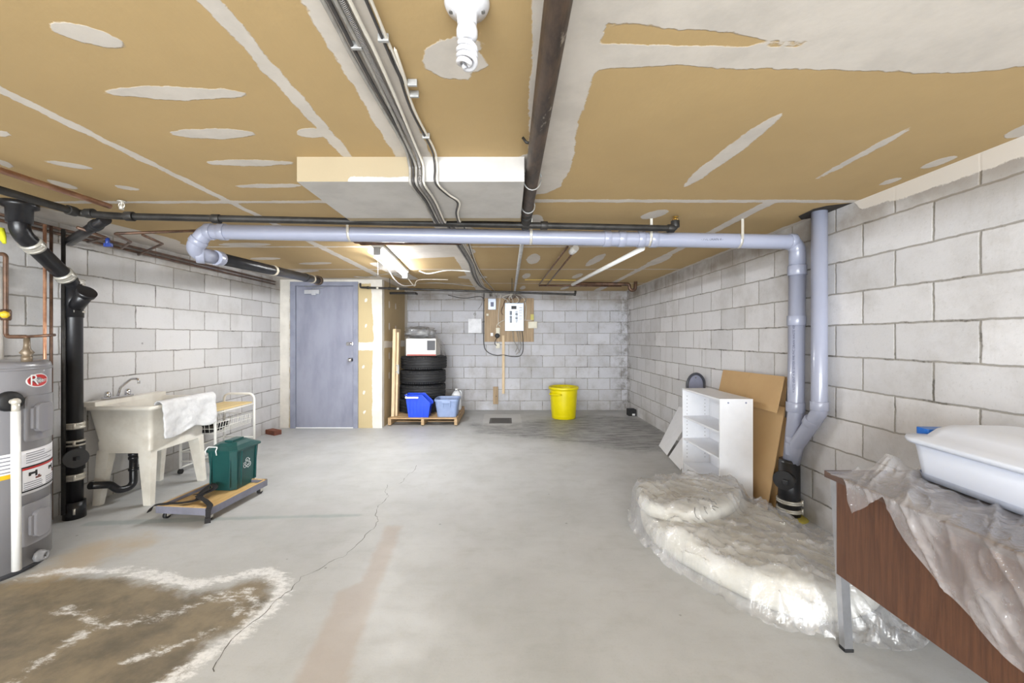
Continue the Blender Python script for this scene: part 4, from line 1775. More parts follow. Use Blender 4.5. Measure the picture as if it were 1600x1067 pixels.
z0 = .084
pts = [(-2.53, 2.84, .07), (-2.50, 2.845, .112), (-2.44, 2.88, .112), (-2.37, 2.93, .098), (-2.30, 2.98, .10), (-2.33, 3.06, .12), (-2.30, 3.13, .16), (-2.25, 3.09, .14), (-2.29, 3.0, .12),
       (-2.22, 2.96, .10), (-2.15, 2.90, .10), (-2.10, 2.84, .112), (-2.085, 2.805, .10), (-2.085, 2.80, .05), (-2.08, 2.79, .012)]
ribbon(pts, .036).build('strap', M('strap_black', (28, 25, 26), .85), label='black webbing strap lying bunched across the front of the dolly', cat='strap')
ribbon([(-2.32, 2.99, .115), (-2.27, 3.06, .15), (-2.30, 3.12, .12), (-2.36, 3.08, .10), (-2.34, 3.02, .125), (-2.26, 3.02, .13)], .03).build('strap', MATS['strap_black'], bpy.data.objects['strap'])

grn = M('green_plastic', (22, 70, 68), .35, c2=(18, 60, 60), scale=4)
gb = thing('recycling_bin', 'dark green lidded recycling bin with white arrows symbol standing on the dolly', 'bin', (-2.26, 3.33, .08))


def gr_ring(x0, x1, y0, y1, c, z):
    return [(x1, y0 + c, z), (x1, y1 - c, z), (x1 - c, y1, z), (x0 + c, y1, z), (x0, y1 - c, z), (x0, y0 + c, z), (x0 + c, y0, z), (x1 - c * 1.3, y0, z)]


def rotz_ring(r, a, c):
    R_ = Matrix.Rotation(a, 3, 'Z')
    c = Vector(c)
    return [c + R_ @ (Vector(p) - c) for p in r]


gc = (-2.27, 3.35, 0)
mb = MB()
G = [gr_ring(-2.375, -2.165, 3.205, 3.47, .03, .083), gr_ring(-2.395, -2.15, 3.185, 3.495, .03, .40)]
mb.loft([rotz_ring(r, -.06, gc) for r in G], smooth=False)
for (x, y) in ((-2.147, 3.43), (-2.147, 3.25), (-2.35, 3.187), (-2.20, 3.187)):
    mb.box(x - .005, x + .005, y - .005, y + .005, .11, .385, .002, rot=Matrix.Rotation(-.06, 3, 'Z') @ Matrix.Rotation(.03, 3, 'Y') if x > -2.15 else Matrix.Rotation(-.05, 3, 'X'))
mb.build('bin_body', grn, gb)
mb = MB()
G = [gr_ring(-2.41, -2.135, 3.17, 3.51, .035, .392), gr_ring(-2.412, -2.133, 3.168, 3.512, .035, .405), gr_ring(-2.40, -2.145, 3.18, 3.50, .035, .412), gr_ring(-2.37, -2.175, 3.21, 3.47, .04, .428),
     gr_ring(-2.345, -2.2, 3.24, 3.44, .04, .448), gr_ring(-2.33, -2.215, 3.26, 3.42, .03, .452)]
mb.loft([rotz_ring(r, -.06, gc) for r in G], smooth=False)
mb.box(-2.30, -2.235, 3.27, 3.41, .45, .464, .004)
mb.build('bin_lid', grn, gb)
mb = MB()
mb.tube([(-2.37, 3.165, .375), (-2.37, 3.155, .41), (-2.368, 3.18, .435), (-2.29, 3.175, .435), (-2.285, 3.15, .41), (-2.285, 3.16, .375)], .004, 8, fillet=.01)
mb.build('wire_handle', wht, gb)
# three chasing arrows on the right face
mb = MB()
sc_ = .037
fc = Vector((-2.1535, 3.325, .265))
uy = Vector((.06, 1, 0)).normalized()
uz = Vector((.045, 0, 1)).normalized()


def sp_(x, y):
    return fc + uy * x + uz * y + Vector((.002, 0, 0))


def outl(P):
    for i in range(len(P)):
        a, b_ = P[i], P[(i + 1) % len(P)]
        mb.tube([sp_(*a), sp_(*b_)], .0014, 5)


for k_ in range(3):
    a = math.radians(120 * k_)
    ca, sa = math.cos(a), math.sin(a)
    shp = [(-.022, .030), (-.010, .046), (.010, .046), (.022, .028), (.030, .033), (.024, .008), (.002, .014), (.010, .020), (.004, .028), (-.004, .028), (-.010, .018)]
    outl([((x * ca - y * sa) * .95, (x * sa + y * ca) * .95) for x, y in shp])
mb.build('recycling_symbol', wht, gb)

# ================================================================== far end: pallet and what stands on it
pw = wood_mat('pallet_wood', (196, 164, 122), (160, 128, 90), 0)
pw2 = wood_mat('pallet_wood_deep', (196, 166, 126), (158, 128, 92), 1)
PX0, PX1, PY0, PY1 = -1.77, -.755, 5.93, 6.95
pl = thing('pallet', 'wooden shipping pallet under the tyres in the corner', 'pallet', (-1.27, 6.4, 0))
for i in range(7):
    mb = MB()
    y = PY0 + (PY1 - PY0 - .10) * i / 6
    mb.box(PX0, PX1, y, y + .10, .10, .12, .002)
    mb.build('deck_board', pw, pl)
for x in (PX0, (PX0 + PX1) / 2 - .02, PX1 - .04):
    mb = MB()
    mb.box(x, x + .045, PY0, PY1, .012, .10, .003)
    mb.build('stringer', pw2, pl)
for y in (PY0 + .3, PY1 - .1):
    mb = MB()
    mb.box(PX0, PX1, y, y + .1, 0, .012)
    mb.build('bottom_board', pw, pl)

# tyres
tm = N('tyre_rubber')
f = tm.n('ShaderNodeTexBrick')
MATS['tyre_rubber'] = tm.m
tm.t.nodes.remove(f)
tm.l(tm.mix(tm.ramp(tm.noise(6, 5, .7), .4, .7), lin((30, 30, 32)), lin((52, 52, 54))), tm.b.inputs['Base Color'])
tm.b.inputs['Roughness'].default_value = .62
ty = thing('tire', 'black car tyre at the bottom of the stack on the pallet', 'tire', (-1.40, 6.55, .12))
TR, TW = .345, .222
mb = MB()
prof = []
for (r, h) in [(q_[0] * 1.045, q_[1]) for q_ in [(.215, .02), (.225, .008), (.27, .0), (.315, .010), (.333, .028), (.340, .045), (.344, .075), (.346, TW / 2), (.344, TW - .075), (.340, TW - .045), (.333, TW - .028), (.315, TW - .01), (.27, TW), (.225, TW - .008), (.215, TW - .02), (.235, TW - .04), (.30, TW / 2), (.235, .04), (.215, .02)]]:
    prof.append((r, h))
mb.lathe(prof, (-1.40, 6.55, .12), seg=64, cap0=False, cap1=False)
mb.build('casing', tm.m, ty)
# tread ribs and lugs
mb = MB()
for hh in (.052, .088, .134, .170):
    mb.lathe([(.355, hh - .013), (.365, hh - .011), (.365, hh + .011), (.355, hh + .013)], (-1.40, 6.55, .12), seg=72, cap0=False, cap1=False)
for i in range(64):
    a = 2 * PI * i / 64
    for (h0, h1) in ((.016, .036), (TW - .036, TW - .016)):
        c_ = Vector((-1.40 + .351 * math.cos(a), 6.55 + .351 * math.sin(a), .12 + (h0 + h1) / 2))
        mb.box(c_.x - .008, c_.x + .008, c_.y - .009, c_.y + .009, .12 + h0, .12 + h1, rot=Matrix.Rotation(a, 3, 'Z'), piv=c_)
mb.build('tread', M('tread_rubber', (40, 40, 42), .7, var=.2), ty)
lbs = ['black car tyre second from the bottom of the stack, right behind the blue bin top', 'black car tyre second from the top of the stack in the corner', 'black car tyre at the top of the stack, directly under the white box']
for i in range(3):
    c_ = copy_tree(ty)
    c_.location = (-1.40 + (.015, .02, .035)[i], 6.55 + (.01, -.01, .0)[i], .12 + (TW + .003) * (i + 1))
    c_['label'] = lbs[i]
for o in bpy.data.objects:
    if o.name.startswith('tire') and o.parent is None:
        o['group'] = 'stack of car tyres on the pallet'
ZTy = .12 + (TW + .003) * 4
# microwave carton
wc = M('carton_white', (232, 228, 222), .6, var=.04)
mw = thing('appliance_box', 'white carton with picture of a dark microwave oven on top of the tyres', 'box', (-1.35, 6.4, ZTy))
mb = MB()
bx0, bx1, by0, by1 = -1.575, -1.115, 6.22, 6.62
mb.box(bx0, bx1, by0, by1, ZTy, ZTy + .265, .003)
mb.build('carton', wc, mw)
mb = MB()
mb.box(bx0 + .01, bx1, by0 - .002, by0 + .001, ZTy + .002, ZTy + .022)
mb.build('red_stripe', M('stripe_red', (170, 70, 60), .6), mw)
mb = MB()
mb.box(bx1 - .135, bx1 - .01, by0 - .003, by0 + .001, ZTy + .085, ZTy + .235, .001)
mb.build('oven_picture', M('picture_dark', (50, 50, 56), .4), mw)
mb = MB()
mb.box(bx1 - .135, bx1 - .01, by0 - .003, by0 + .001, ZTy + .055, ZTy + .078)
mb.build('oven_picture_base', M('picture_pale', (205, 205, 208), .5), mw)
mb = MB()
for i in range(9):
    mb.box(bx0 + .03, bx0 + .03 + random.uniform(.14, .26), by0 - .002, by0 + .001, ZTy + .215 - i * .02, ZTy + .219 - i * .02)
mb.build('carton_print', M('print_grey', (176, 174, 172), .6), mw)
# bagged dark thing on top
pbm = film_mat('clear_bag', (225, 228, 232), .22, .75, .15, .9, 16)


def bumpy(c, sx, sy, sz, amp, fr, seed, n=26, m=18, p=.75):
    def fn(u, v):
        a = 2 * PI * u
        b_ = PI * (v - .5)
        def sg(t):
            return math.copysign(abs(t) ** p, t)
        x, y, z = sg(math.cos(a)) * sg(math.cos(b_)), sg(math.sin(a)) * sg(math.cos(b_)), sg(math.sin(b_))
        q = Vector((x, y, z))
        d = 1 + amp * mnoise.noise(q * fr + Vector((seed, 0, 0))) + amp * .5 * mnoise.noise(q * fr * 2.3 + Vector((seed, 5, 0)))
        return Vector((c[0] + x * sx * d, c[1] + y * sy * d, c[2] + z * sz * d))
    return fn


bb = thing('plastic_bag', 'clear plastic bag wrapped round a dark item lying on the white carton', 'bag', (-1.35, 6.4, ZTy + .265))
mb = MB()
mb.grid(bumpy((-1.42, 6.38, ZTy + .36), .165, .14, .07, .25, 2.5, 3), 26, 18)
mb.build('dark_contents', M('dark_item', (52, 50, 52), .5, c2=(90, 88, 88), scale=8), bb)
mb = MB()
mb.grid(bumpy((-1.39, 6.37, ZTy + .362), .235, .17, .088, .28, 3.2, 8, 40, 26), 40, 26)
mb.build('film', pbm, bb)


def tail(u, v):
    x = -1.20 + .22 * u
    z = ZTy + .40 - .22 * u + .02 * mnoise.noise(Vector((u * 5, v * 5, 1))) - v * (.10 + .10 * u) * 1.2
    y = 6.30 + .25 * v + .03 * mnoise.noise(Vector((u * 7, v * 4, 4)))
    return Vector((x, y - .1 * u, z))


mb = MB()
mb.grid(tail, 16, 12)
mb.build('loose_end', pbm, bb)
# tall board
mb = MB()
mb.box(-1.735, -1.69, 6.02, 6.30, .122, 1.43, .002, rot=Matrix.Rotation(.02, 3, 'Y'))
mb.box(-1.685, -1.655, 6.06, 6.10, .122, 1.38, .002, rot=Matrix.Rotation(.02, 3, 'Y'))
mb.build('wooden_board', wood_mat('pine', (226, 204, 170), (202, 174, 132), 2), label='pale pine boards standing upright between the partition wall and the tyres', cat='board')

# blue slanted bin
blu = M('blue_plastic', (36, 80, 226), .35, var=.05)


def shell(mb, bot, top, z0, z1, t=.006, inner=.02):
    """open tub: outer wall, rim and inner wall, floor"""
    cb = Vector((sum(p[0] for p in bot) / len(bot), sum(p[1] for p in bot) / len(bot)))
    def ins(P, k_):
        out = []
        for p in P:
            d = cb - Vector((p[0], p[1]))
            out.append((p[0] + d.x / d.length * k_, p[1] + d.y / d.length * k_))
        return out
    rings = [[(p[0], p[1], z0) for p in bot], [(p[0], p[1], z1 - .03) for p in top], [(p[0], p[1], z1 - .03) for p in ins(top, -inner)], [(p[0], p[1], z1) for p in ins(top, -inner)],
             [(p[0], p[1], z1) for p in ins(top, t)], [(p[0], p[1], z0 + .01) for p in ins(bot, t)]]
    mb.loft(rings, True, True, smooth=False)


def blue_ring(x0, x1, y0, y1, z, zr=None):
    return [(x0, y0, z), (x1, y0, z if zr is None else zr), (x1, y1, z if zr is None else zr), (x0, y1, z)]


bl = thing('stacking_bin', 'bright blue plastic bin with cut-away slanted corner and white handle on the pallet', 'bin', (-1.35, 6.1, .12))
mb = MB()
Z0 = .121
fy0, fy1 = 5.955, 6.165
prof = [(-1.475, Z0), (-1.185, Z0), (-1.155, .30), (-1.16, .335), (-1.275, .45), (-1.515, .45)]
f_ = [(x, fy0 + (.018 if z < .2 else 0), z) for x, z in prof]
bk = [(x, fy1 - (.018 if z < .2 else 0), z) for x, z in prof]
bm_ = mb.bm
A = [bm_.verts.new(p) for p in f_]
B = [bm_.verts.new(p) for p in bk]
bm_.faces.new(A[::-1])
bm_.faces.new(B)
for i in (0, 1, 5):
    bm_.faces.new((A[i], A[(i + 1) % 6], B[(i + 1) % 6], B[i]))
o = mb.build('bin_body', blu, bl, solid=.006)
mb = MB()
for i in range(6):
    x = -1.46 + i * .05
    mb.box(x, x + .006, fy0 - .004, fy0 + .004, Z0 + .015, .42 if x < -1.3 else .33)
mb.build('rib', blu, bl)
mb = MB()
top_ = [(-1.52, .45), (-1.275, .45), (-1.155, .335), (-1.15, .30)]
mb.tube([(x, fy0 - .006, z) for x, z in top_] + [(-1.15, fy1 + .006, .30), (-1.155, fy1 + .006, .335), (-1.275, fy1 + .006, .45), (-1.52, fy1 + .006, .45), (-1.52, fy0 - .006, .45)], .009, 8)
mb.build('rim', blu, bl)
mb = MB()
mb.box(-1.515, -1.32, fy0 - .035, fy0 - .012, .405, .43, .006)
mb.tube([(-1.505, fy0 - .025, .42), (-1.515, fy0 + .05, .455)], .010, 8)
mb.build('handle', wht, bl)
# grey tote
tot = M('tote_bluegrey', (140, 158, 196), .4, var=.05)
tt = thing('storage_tote', 'open grey-blue plastic tote on the right end of the pallet', 'tote', (-.9, 6.15, .12))
mb = MB()
shell(mb, rr_(-1.055, -.775, 5.99, 6.29, .04, 0, 4), rr_(-1.09, -.745, 5.965, 6.32, .05, 0, 4), .121, .385, .006, .012)
mb.build('tub', tot, tt)
mb = MB()
mb.box(-.98, -.85, 5.94, 5.975, .33, .37, .005)
mb.box(-.975, -.958, 5.95, 5.985, .27, .34, .003)
mb.box(-.872, -.855, 5.95, 5.985, .27, .34, .003)
mb.build('tote_handle', tot, tt)
# white jug behind it
jg = thing('plastic_jug', 'translucent white plastic jug standing behind the grey-blue tote', 'jug', (-.85, 6.62, .12))
mb = MB()
mb.loft([rr_(-.93 + a, -.77 - a, 6.55 + a, 6.71 - a, .03, z, 3) for a, z in ((.004, .121), (0, .14), (0, .34), (.012, .38), (.04, .42), (.058, .435))], smooth=True)
mb.build('jug_body', M('milky_plastic', (226, 228, 232), .3), jg)
mb = MB()
mb.lathe([(.024, 0), (.024, .03)], (-.85, 6.63, .435), seg=16)
mb.build('cap', M('cap_red', (226, 226, 226), .4), jg)
mb = MB()
mb.tube([(-.80, 6.63, .43), (-.772, 6.63, .41), (-.765, 6.63, .34)], .010, 8, fillet=.02)
mb.build('jug_handle', M('milky_plastic', (226, 228, 232)), jg)
# small tape box label on tyre side
p = at(621, 577, 6.05)
mb = MB()
mb.box(p.x - .004, p.x + .02, p.y, p.y + .03, p.z - .07, p.z + .07, .002)
mb.box(p.x - .03, p.x + .0, p.y + .005, p.y + .03, p.z + .05, p.z + .065)
mb.box(p.x - .03, p.x + .0, p.y + .005, p.y + .03, p.z - .045, p.z - .03)
mb.build('metal_bracket', galv, label='small metal bracket hooked on the pine boards beside the tyres', cat='bracket')

# ---------------------------------------------------------------- yellow barrel
yb = thing('barrel', 'bright yellow round plastic waste barrel near the back wall', 'barrel', (.90, 6.55, 0))
mb = MB()
mb.lathe([(.185, 0), (.192, .01), (.205, .2), (.222, .45), (.222, .47), (.241, .47), (.243, .48), (.243, .505), (.236, .51), (.223, .51), (.218, .46), (.195, .05), (.19, .015), (.01, .012)], (.90, 6.55, 0), seg=56)
mb.build('barrel_body', yel, yb)
mb = MB()
mb.tube([(.685, 6.53, .40), (.665, 6.44, .40), (.72, 6.36, .40), (.80, 6.325, .40), (.84, 6.345, .40)], .013, 10, fillet=.03)
mb.build('handle', yel, yb)
# floor drain
a, b_ = plane_z(766, 653), plane_z(800, 662)
mb = MB()
mb.box(-.29, .055, 6.10, 6.50, 0, .006, .002)
dr = mb.build('floor_drain', M('drain_grey', (104, 102, 100), .7), label='dark square metal drain cover set in the floor near the back wall', cat='drain cover')
mb = MB()
for i in range(9):
    y = 6.14 + i * .04
    mb.box(-.26, .025, y, y + .008, .006, .0075)
mb.build('slots', M('slot_dark', (60, 58, 56), .8), dr)
# little black box at the right wall
p = plane_z(986, 648)
mt = thing('mouse_trap', 'small black plastic box on the floor in the far right corner', 'trap', (2.06, 6.75, 0))
mb = MB()
mb.box(2.0, 2.12, 6.68, 6.82, 0, .11, .008)
mb.build('trap_body', blk, mt)
mb = MB()
mb.box(2.055, 2.10, 6.672, 6.682, .01, .04)
mb.build('trap_opening', wht, mt)

# ================================================================== back wall: breaker board
osb = wood_mat('plywood', (176, 150, 116), (142, 118, 86), 2, 3)


def bw(px0, px1, py0, py1, d0, d1, mb, bev=0.0):
    a = onback(px0, py1, d0)
    b_ = onback(px1, py0, d0)
    mb.box(a.x, b_.x, YB - d1, YB - d0, a.z, b_.z, bev)


mb = MB()
bw(757, 834, 466, 534, .002, .022, mb)
bd_ = mb.build('plywood_board', osb, label='brown plywood board on the back wall carrying the breaker panel', cat='board')
ep = thing('breaker_panel', 'grey steel breaker panel with two columns of breakers on the plywood', 'breaker panel', onback(803, 517, .05))
mb = MB()
bw(789, 818, 474, 517, .022, .11, mb, .004)
mb.build('panel_box', M('panel_grey', (176, 184, 198), .35, .3), ep)
mb = MB()
bw(790, 817, 475, 516, .11, .116, mb, .002)
mb.build('panel_cover', M('panel_cover_grey', (192, 200, 214), .3, .3), ep)
for px in (798.2, 807):
    for i in range(9):
        mb = MB()
        y = 486 + i * 2.05
        bw(px - 1.9, px + 1.9, y, y + 1.7, .116, .128 if (i % 3) else .124, mb)
        mb.build('breaker', black_ink if (px < 800 and i not in (3,)) or i in (2, 5) else M('breaker_pale', (200, 203, 210), .5), ep)
mb = MB()
bw(799, 807, 478, 483, .116, .130, mb, .002)
mb.build('main_breaker', black_ink, ep)
mb = MB()
bw(798, 808, 506, 512, .116, .121, mb)
mb.build('paper_label', wht, ep)
mb = MB()
for i in range(8):
    bw(811, 816, 480 + i * 2.6, 481 + i * 2.6, .116, .118, mb)
mb.build('circuit_list', grey_ink, ep)
sb = thing('switch_box', 'small grey switch box at the upper left of the plywood', 'switch box', onback(769, 484, .05))
mb = MB()
bw(763, 775, 467, 484, .022, .09, mb, .003)
mb.build('box_body', M('panel_grey', (170, 178, 190)), sb)
mb = MB()
bw(766.5, 771.5, 472, 479, .09, .10, mb, .002)
mb.build('switch_window', M('ink_navy', (40, 44, 90), .3), sb)
mb = MB()
bw(732, 753, 498, 520.5, .001, .07, mb, .006)
jb = mb.build('junction_box', M('box_offwhite', (222, 222, 226), .4), label='square white enclosure on the block wall left of the plywood', cat='electrical box')
mb = MB()
bw(733, 752, 499, 519.5, .07, .076, mb, .003)
mb.build('box_door', M('box_offwhite', (222, 222, 226)), jb)
mb = MB()
bw(825, 839, 502.5, 513, .022, .08, mb, .005)
mb.build('junction_box', M('box_cream', (222, 216, 196), .45), label='cream junction box at the lower right edge of the plywood', cat='electrical box')
mb = MB()
bw(829, 834, 491, 500, .022, .04, mb, .004)
mb.build('tag', M('tag_yellow', (206, 196, 110), .6), label='small yellow tag above the cream junction box', cat='tag')
mb = MB()
bw(784.5, 788.5, 524, 615, .0225, .045, mb, .002)
mb.build('wood_strip', wood_mat('pine', (226, 204, 170), (202, 174, 132), 2), label='narrow wooden batten hanging down the block wall below the plywood', cat='batten')
mb = MB()
bw(770.5, 778.5, 604, 631, .001, .03, mb, .002)
wb = mb.build('wood_block', osb, label='short brown wood block fixed low on the back wall below the batten', cat='wood block')
mb = MB()
p = onback(775.5, 619, .03)
mb.lathe([(.008, 0), (.008, .005)], p, (0, -1, 0), 10)
mb.build('screw', black_ink, wb)
ot = thing('power_outlet', 'cream outlet with round black adapter plugged in on the plywood', 'outlet', onback(777, 525, .03))
mb = MB()
bw(775, 781, 512, 527, .022, .05, mb, .004)
mb.build('outlet_body', M('box_cream', (222, 216, 196)), ot)
mb = MB()
p = onback(777, 524.5, .05)
mb.lathe([(.04, 0), (.043, .01), (.043, .05), (.03, .06)], p, (0, -1, 0), 20)
mb.build('adapter', blk, ot)
mb = MB()
bw(775, 781, 536, 544, .001, .05, mb, .004)
mb.build('power_outlet', M('box_cream', (222, 216, 196)), label='cream outlet box on the blocks just below the plywood', cat='outlet')
mb = MB()
bw(766.5, 770.5, 520, 525, .022, .03, mb, .002)
mb.build('wall_plate', wht, label='tiny white plate on the plywood left of the black adapter', cat='wall plate')
mb = MB()
bw(760, 763.5, 490, 493.5, .022, .04, mb, .003)
mb.build('cable_clip', M('box_cream', (222, 216, 196)), label='small cream clip on the plywood below the grey switch box', cat='clip')
p = onback(742, 491, .0)
mb = MB()
mb.torus((p.x, YB - .012, p.z), .02, .006, (0, 1, 0), 14, 8)
mb.build('hook', galv, label='small metal ring on the block wall above the white enclosure', cat='hook')

# cables round the board
def cable(pts, r, mat, lab=None, grp=None, Y=None, sm=True, parent=None, name='cable'):
    P = [onback(p[0], p[1], p[2] if len(p) > 2 else .04) for p in pts] if Y is None else [at(p[0], p[1], p[2]) for p in pts]
    Q = []
    for i in range(len(P) - 1):
        p0_, p1_, p2_, p3_ = P[max(i - 1, 0)], P[i], P[i + 1], P[min(i + 2, len(P) - 1)]
        for k in range(5):
            t = k / 5
            Q.append(0.5 * ((2 * p1_) + (-p0_ + p2_) * t + (2 * p0_ - 5 * p1_ + 4 * p2_ - p3_) * t * t + (-p0_ + 3 * p1_ - 3 * p2_ + p3_) * t ** 3))
    Q.append(P[-1])
    mb = MB()
    mb.tube(Q, r, 7)
    return mb.build(name, mat, parent, label=lab, cat='cable' if parent is None else None, group=grp)


cable([(756, 458), (755.5, 500), (756, 538), (762, 550), (775, 555), (787, 554.5), (800, 557), (812, 556), (817, 548), (817, 530), (815.5, 517, .06)], .007, cab_b, 'black cable looping from the ceiling below the plywood up into the breaker panel')
g = 'grey cables hanging out of the bottom of the breaker panel'
for q in ([(801, 517, .06), (803, 532), (808, 542), (812, 551)], [(807, 517, .06), (810, 530), (809, 540), (805, 550)], [(811, 517, .06), (813, 530), (814, 540), (812, 548), (806, 554)]):
    cable(q, .006, cab_g, '%s grey cable hanging from the bottom of the breaker panel' % {801: 'leftmost', 807: 'middle', 811: 'rightmost'}[q[0][0]], g)
cable([(777, 527, .09), (774, 532, .05), (773, 537, .05), (776, 540, .05)], .006, cab_b, 'short black cord from the adapter to the outlet below')
cable([(832, 500, .04), (828, 500.5, .05), (819, 500, .07)], .004, wpvc, 'short white cable between the breaker panel and the cream junction box')
cable([(754, 502, .03), (757, 502, .04)], .005, cab_b, 'short black link between white enclosure and plywood')
g = 'tangle of cables above the breaker panel'
rr = random.Random(11)
for i in range(9):
    x = 789 + i * 3.4
    k = rr.choice((cab_g, cab_w, oldcop))
    cable([(x + rr.uniform(-2, 2), 474, .07), (x + rr.uniform(-7, 7), 470, .10), (802 + (x - 802) * 1.4 + rr.uniform(-3, 3), 464, .12), (801 + rr.uniform(-4, 4), 459, .12), (800 + rr.uniform(-3, 3), 456.5, .14)], .006, k,
          '%s from the left of nine cables arching into the breaker panel top' % ('first second third fourth fifth sixth seventh eighth ninth'.split()[i]), g)
cable([(782, 510), (779, 506), (779, 490), (781, 470), (783, 460)], .006, cab_w, 'white cable running down the plywood left of the breaker panel')
cable([(788, 500, .05), (782, 503), (777, 507), (776, 511)], .006, cab_w, 'white cable from the side of the breaker panel to the outlet')
cable([(786, 492), (783, 487), (786, 478), (789, 470), (795, 463)], .006, oldcop, 'brown cable curling along the left side of the breaker panel')
cable([(821, 500), (822, 480), (818, 466), (808, 460)], .006, cab_w, 'white cable running down the plywood right of the breaker panel')
cable([(700, 461, .04), (725, 466, .04), (750, 463, .04), (757, 470, .04)], .006, cab_b, 'dark cable sagging along the top of the back wall left of the plywood')
cable([(660, 460, .04), (690, 459, .04), (720, 461, .04), (752, 457, .04), (780, 462, .05)], .005, cab_g, 'grey cable strung along the top of the back wall')
cable([(753, 457), (753.5, 470), (751, 478), (747, 483)], .004, cab_g, 'thin grey wire drooping beside the upper left corner of the plywood')

# ================================================================== ceiling: lamp holder with spiral bulb
lh = thing('lamp_holder', 'white porcelain ceiling lamp holder with an unlit spiral bulb', 'lamp', (-.103, 1.01, H))
mb = MB()
mb.lathe([(.057, 0), (.057, .006), (.052, .016), (.032, .028), (.026, .032), (.024, .056), (.020, .056)], (-.103, 1.01, H), (0, 0, -1), 36)
mb.build('holder_base', M('porcelain', (218, 218, 222), .2, coat=.4), lh)
for sx in (-1, 1):
    mb = MB()
    mb.lathe([(.0055, 0), (.0055, .003)], (-.103 + sx * .040, 1.01, H - .0225), (0, 0, -1), 10)
    mb.build('screw_hole', M('hole_grey', (110, 108, 104), .7), lh)
mb = MB()
mb.lathe([(.0185, .056), (.0185, .058), (.024, .060), (.0265, .072), (.0265, .084), (.022, .093), (.015, .096)], (-.103, 1.01, H), (0, 0, -1), 28)
bulb = mb.build('bulb_base', M('bulb_base_white', (205, 205, 208), .35), lh)
mb = MB()
cen = Vector((-.103, 1.01, H - .105))
for ph in (0, PI):
    P = []
    n = 70
    for i in range(n + 1):
        t = i / n
        a = ph + t * 2 * PI * 2.0
        R_ = (.0215 if t < .84 else .0215 * (1 - (t - .84) / .16 * .8)) * min(1, .45 + t * 12)
        P.append(cen + Vector((R_ * math.cos(a), R_ * math.sin(a), -.052 * min(t, .9) / .9)))
    P.insert(0, P[0] + Vector((-.004 * math.cos(ph), 0, .02)))
    mb.tube(P, .0062, 10)
mb.build('spiral_tube', M('bulb_white', (206, 206, 210), .3), bulb)

# cables under the ceiling, left of the lamp
armor = N('armoured_cable')
MATS['armoured_cable'] = armor.m
wv = armor.n('ShaderNodeTexWave')
wv.bands_direction = 'Y'
wv.inputs['Scale'].default_value = 60
wv.inputs['Distortion'].default_value = 0.3
tc = armor.n('ShaderNodeTexCoord')
armor.l(tc.outputs['Object'], wv.inputs[0])
armor.l(armor.mix(wv.outputs[0], lin((96, 92, 90)), lin((160, 156, 152))), armor.b.inputs['Base Color'])
armor.b.inputs['Metallic'].default_value = .5
armor.b.inputs['Roughness'].default_value = .45
armor.bump(wv.outputs[0], .8, .003)


def ccable(name, pts, r, mat, lab, grp=None):
    Q = []
    P = [Vector(p) for p in pts]
    for i in range(len(P) - 1):
        p0_, p1_, p2_, p3_ = P[max(i - 1, 0)], P[i], P[i + 1], P[min(i + 2, len(P) - 1)]
        for k in range(6):
            t = k / 6
            Q.append(0.5 * ((2 * p1_) + (-p0_ + p2_) * t + (2 * p0_ - 5 * p1_ + 4 * p2_ - p3_) * t * t + (-p0_ + 3 * p1_ - 3 * p2_ + p3_) * t ** 3))
    Q.append(P[-1])
    mb = MB()
    mb.tube(Q, r, 8)
    return mb.build(name, mat, label=lab, cat='cable', group=grp)


g = 'bundle of cables running along the ceiling'
ZC, ZS = H - .014, SZ - .012
for i, (dx, r, mt_, lb) in enumerate(((0, .0065, cab_g, 'leftmost grey cable of the bundle crossing the ceiling and soffit box'), (.014, .0055, cab_b, 'dark cable second from left in the bundle crossing the soffit box'), (.028, .0065, cab_g, 'grey cable in the middle of the ceiling bundle left of the ribbed one'),
                                (.045, .0085, armor.m, 'ribbed metal-clad cable on the right of the ceiling bundle'), (.062, .0055, cab_w, 'pale cable beside the ribbed metal-clad one on the ceiling'))):
    x = -.452 + dx
    w1 = rr.uniform(-.006, .006)
    ccable('cable', [(x, -3.9, ZC - r * .3), (x, .5, ZC), (x + w1, 1.2, ZC), (x - w1, 1.70, ZC - .004), (x, 1.84, ZC - .03), (x + .002, 1.853, SZ + .03), (x + .003, 1.865, ZS - .004), (x + .01, 2.1, ZS), (x + .0, 2.46, ZS), (x + .0, 2.515, ZS + .02), (x + .0, 2.56, ZC - .01), (x + w1, 2.64, ZC + .004),
                     (x - .005, 2.8, ZC), (x + .0, 3.0, ZC), (x - .01, 3.4, ZC), (x + .015, 4.4, ZC - .01), (x - .02 + w1, 5.4, ZC), (x - .01, 6.4, ZC), (x + .1, YB - .1, ZC), (x + .12, YB - .05, H - .1)], r, mt_, lb, g)
g = 'pair of thin cables on the ceiling near the lamp holder'
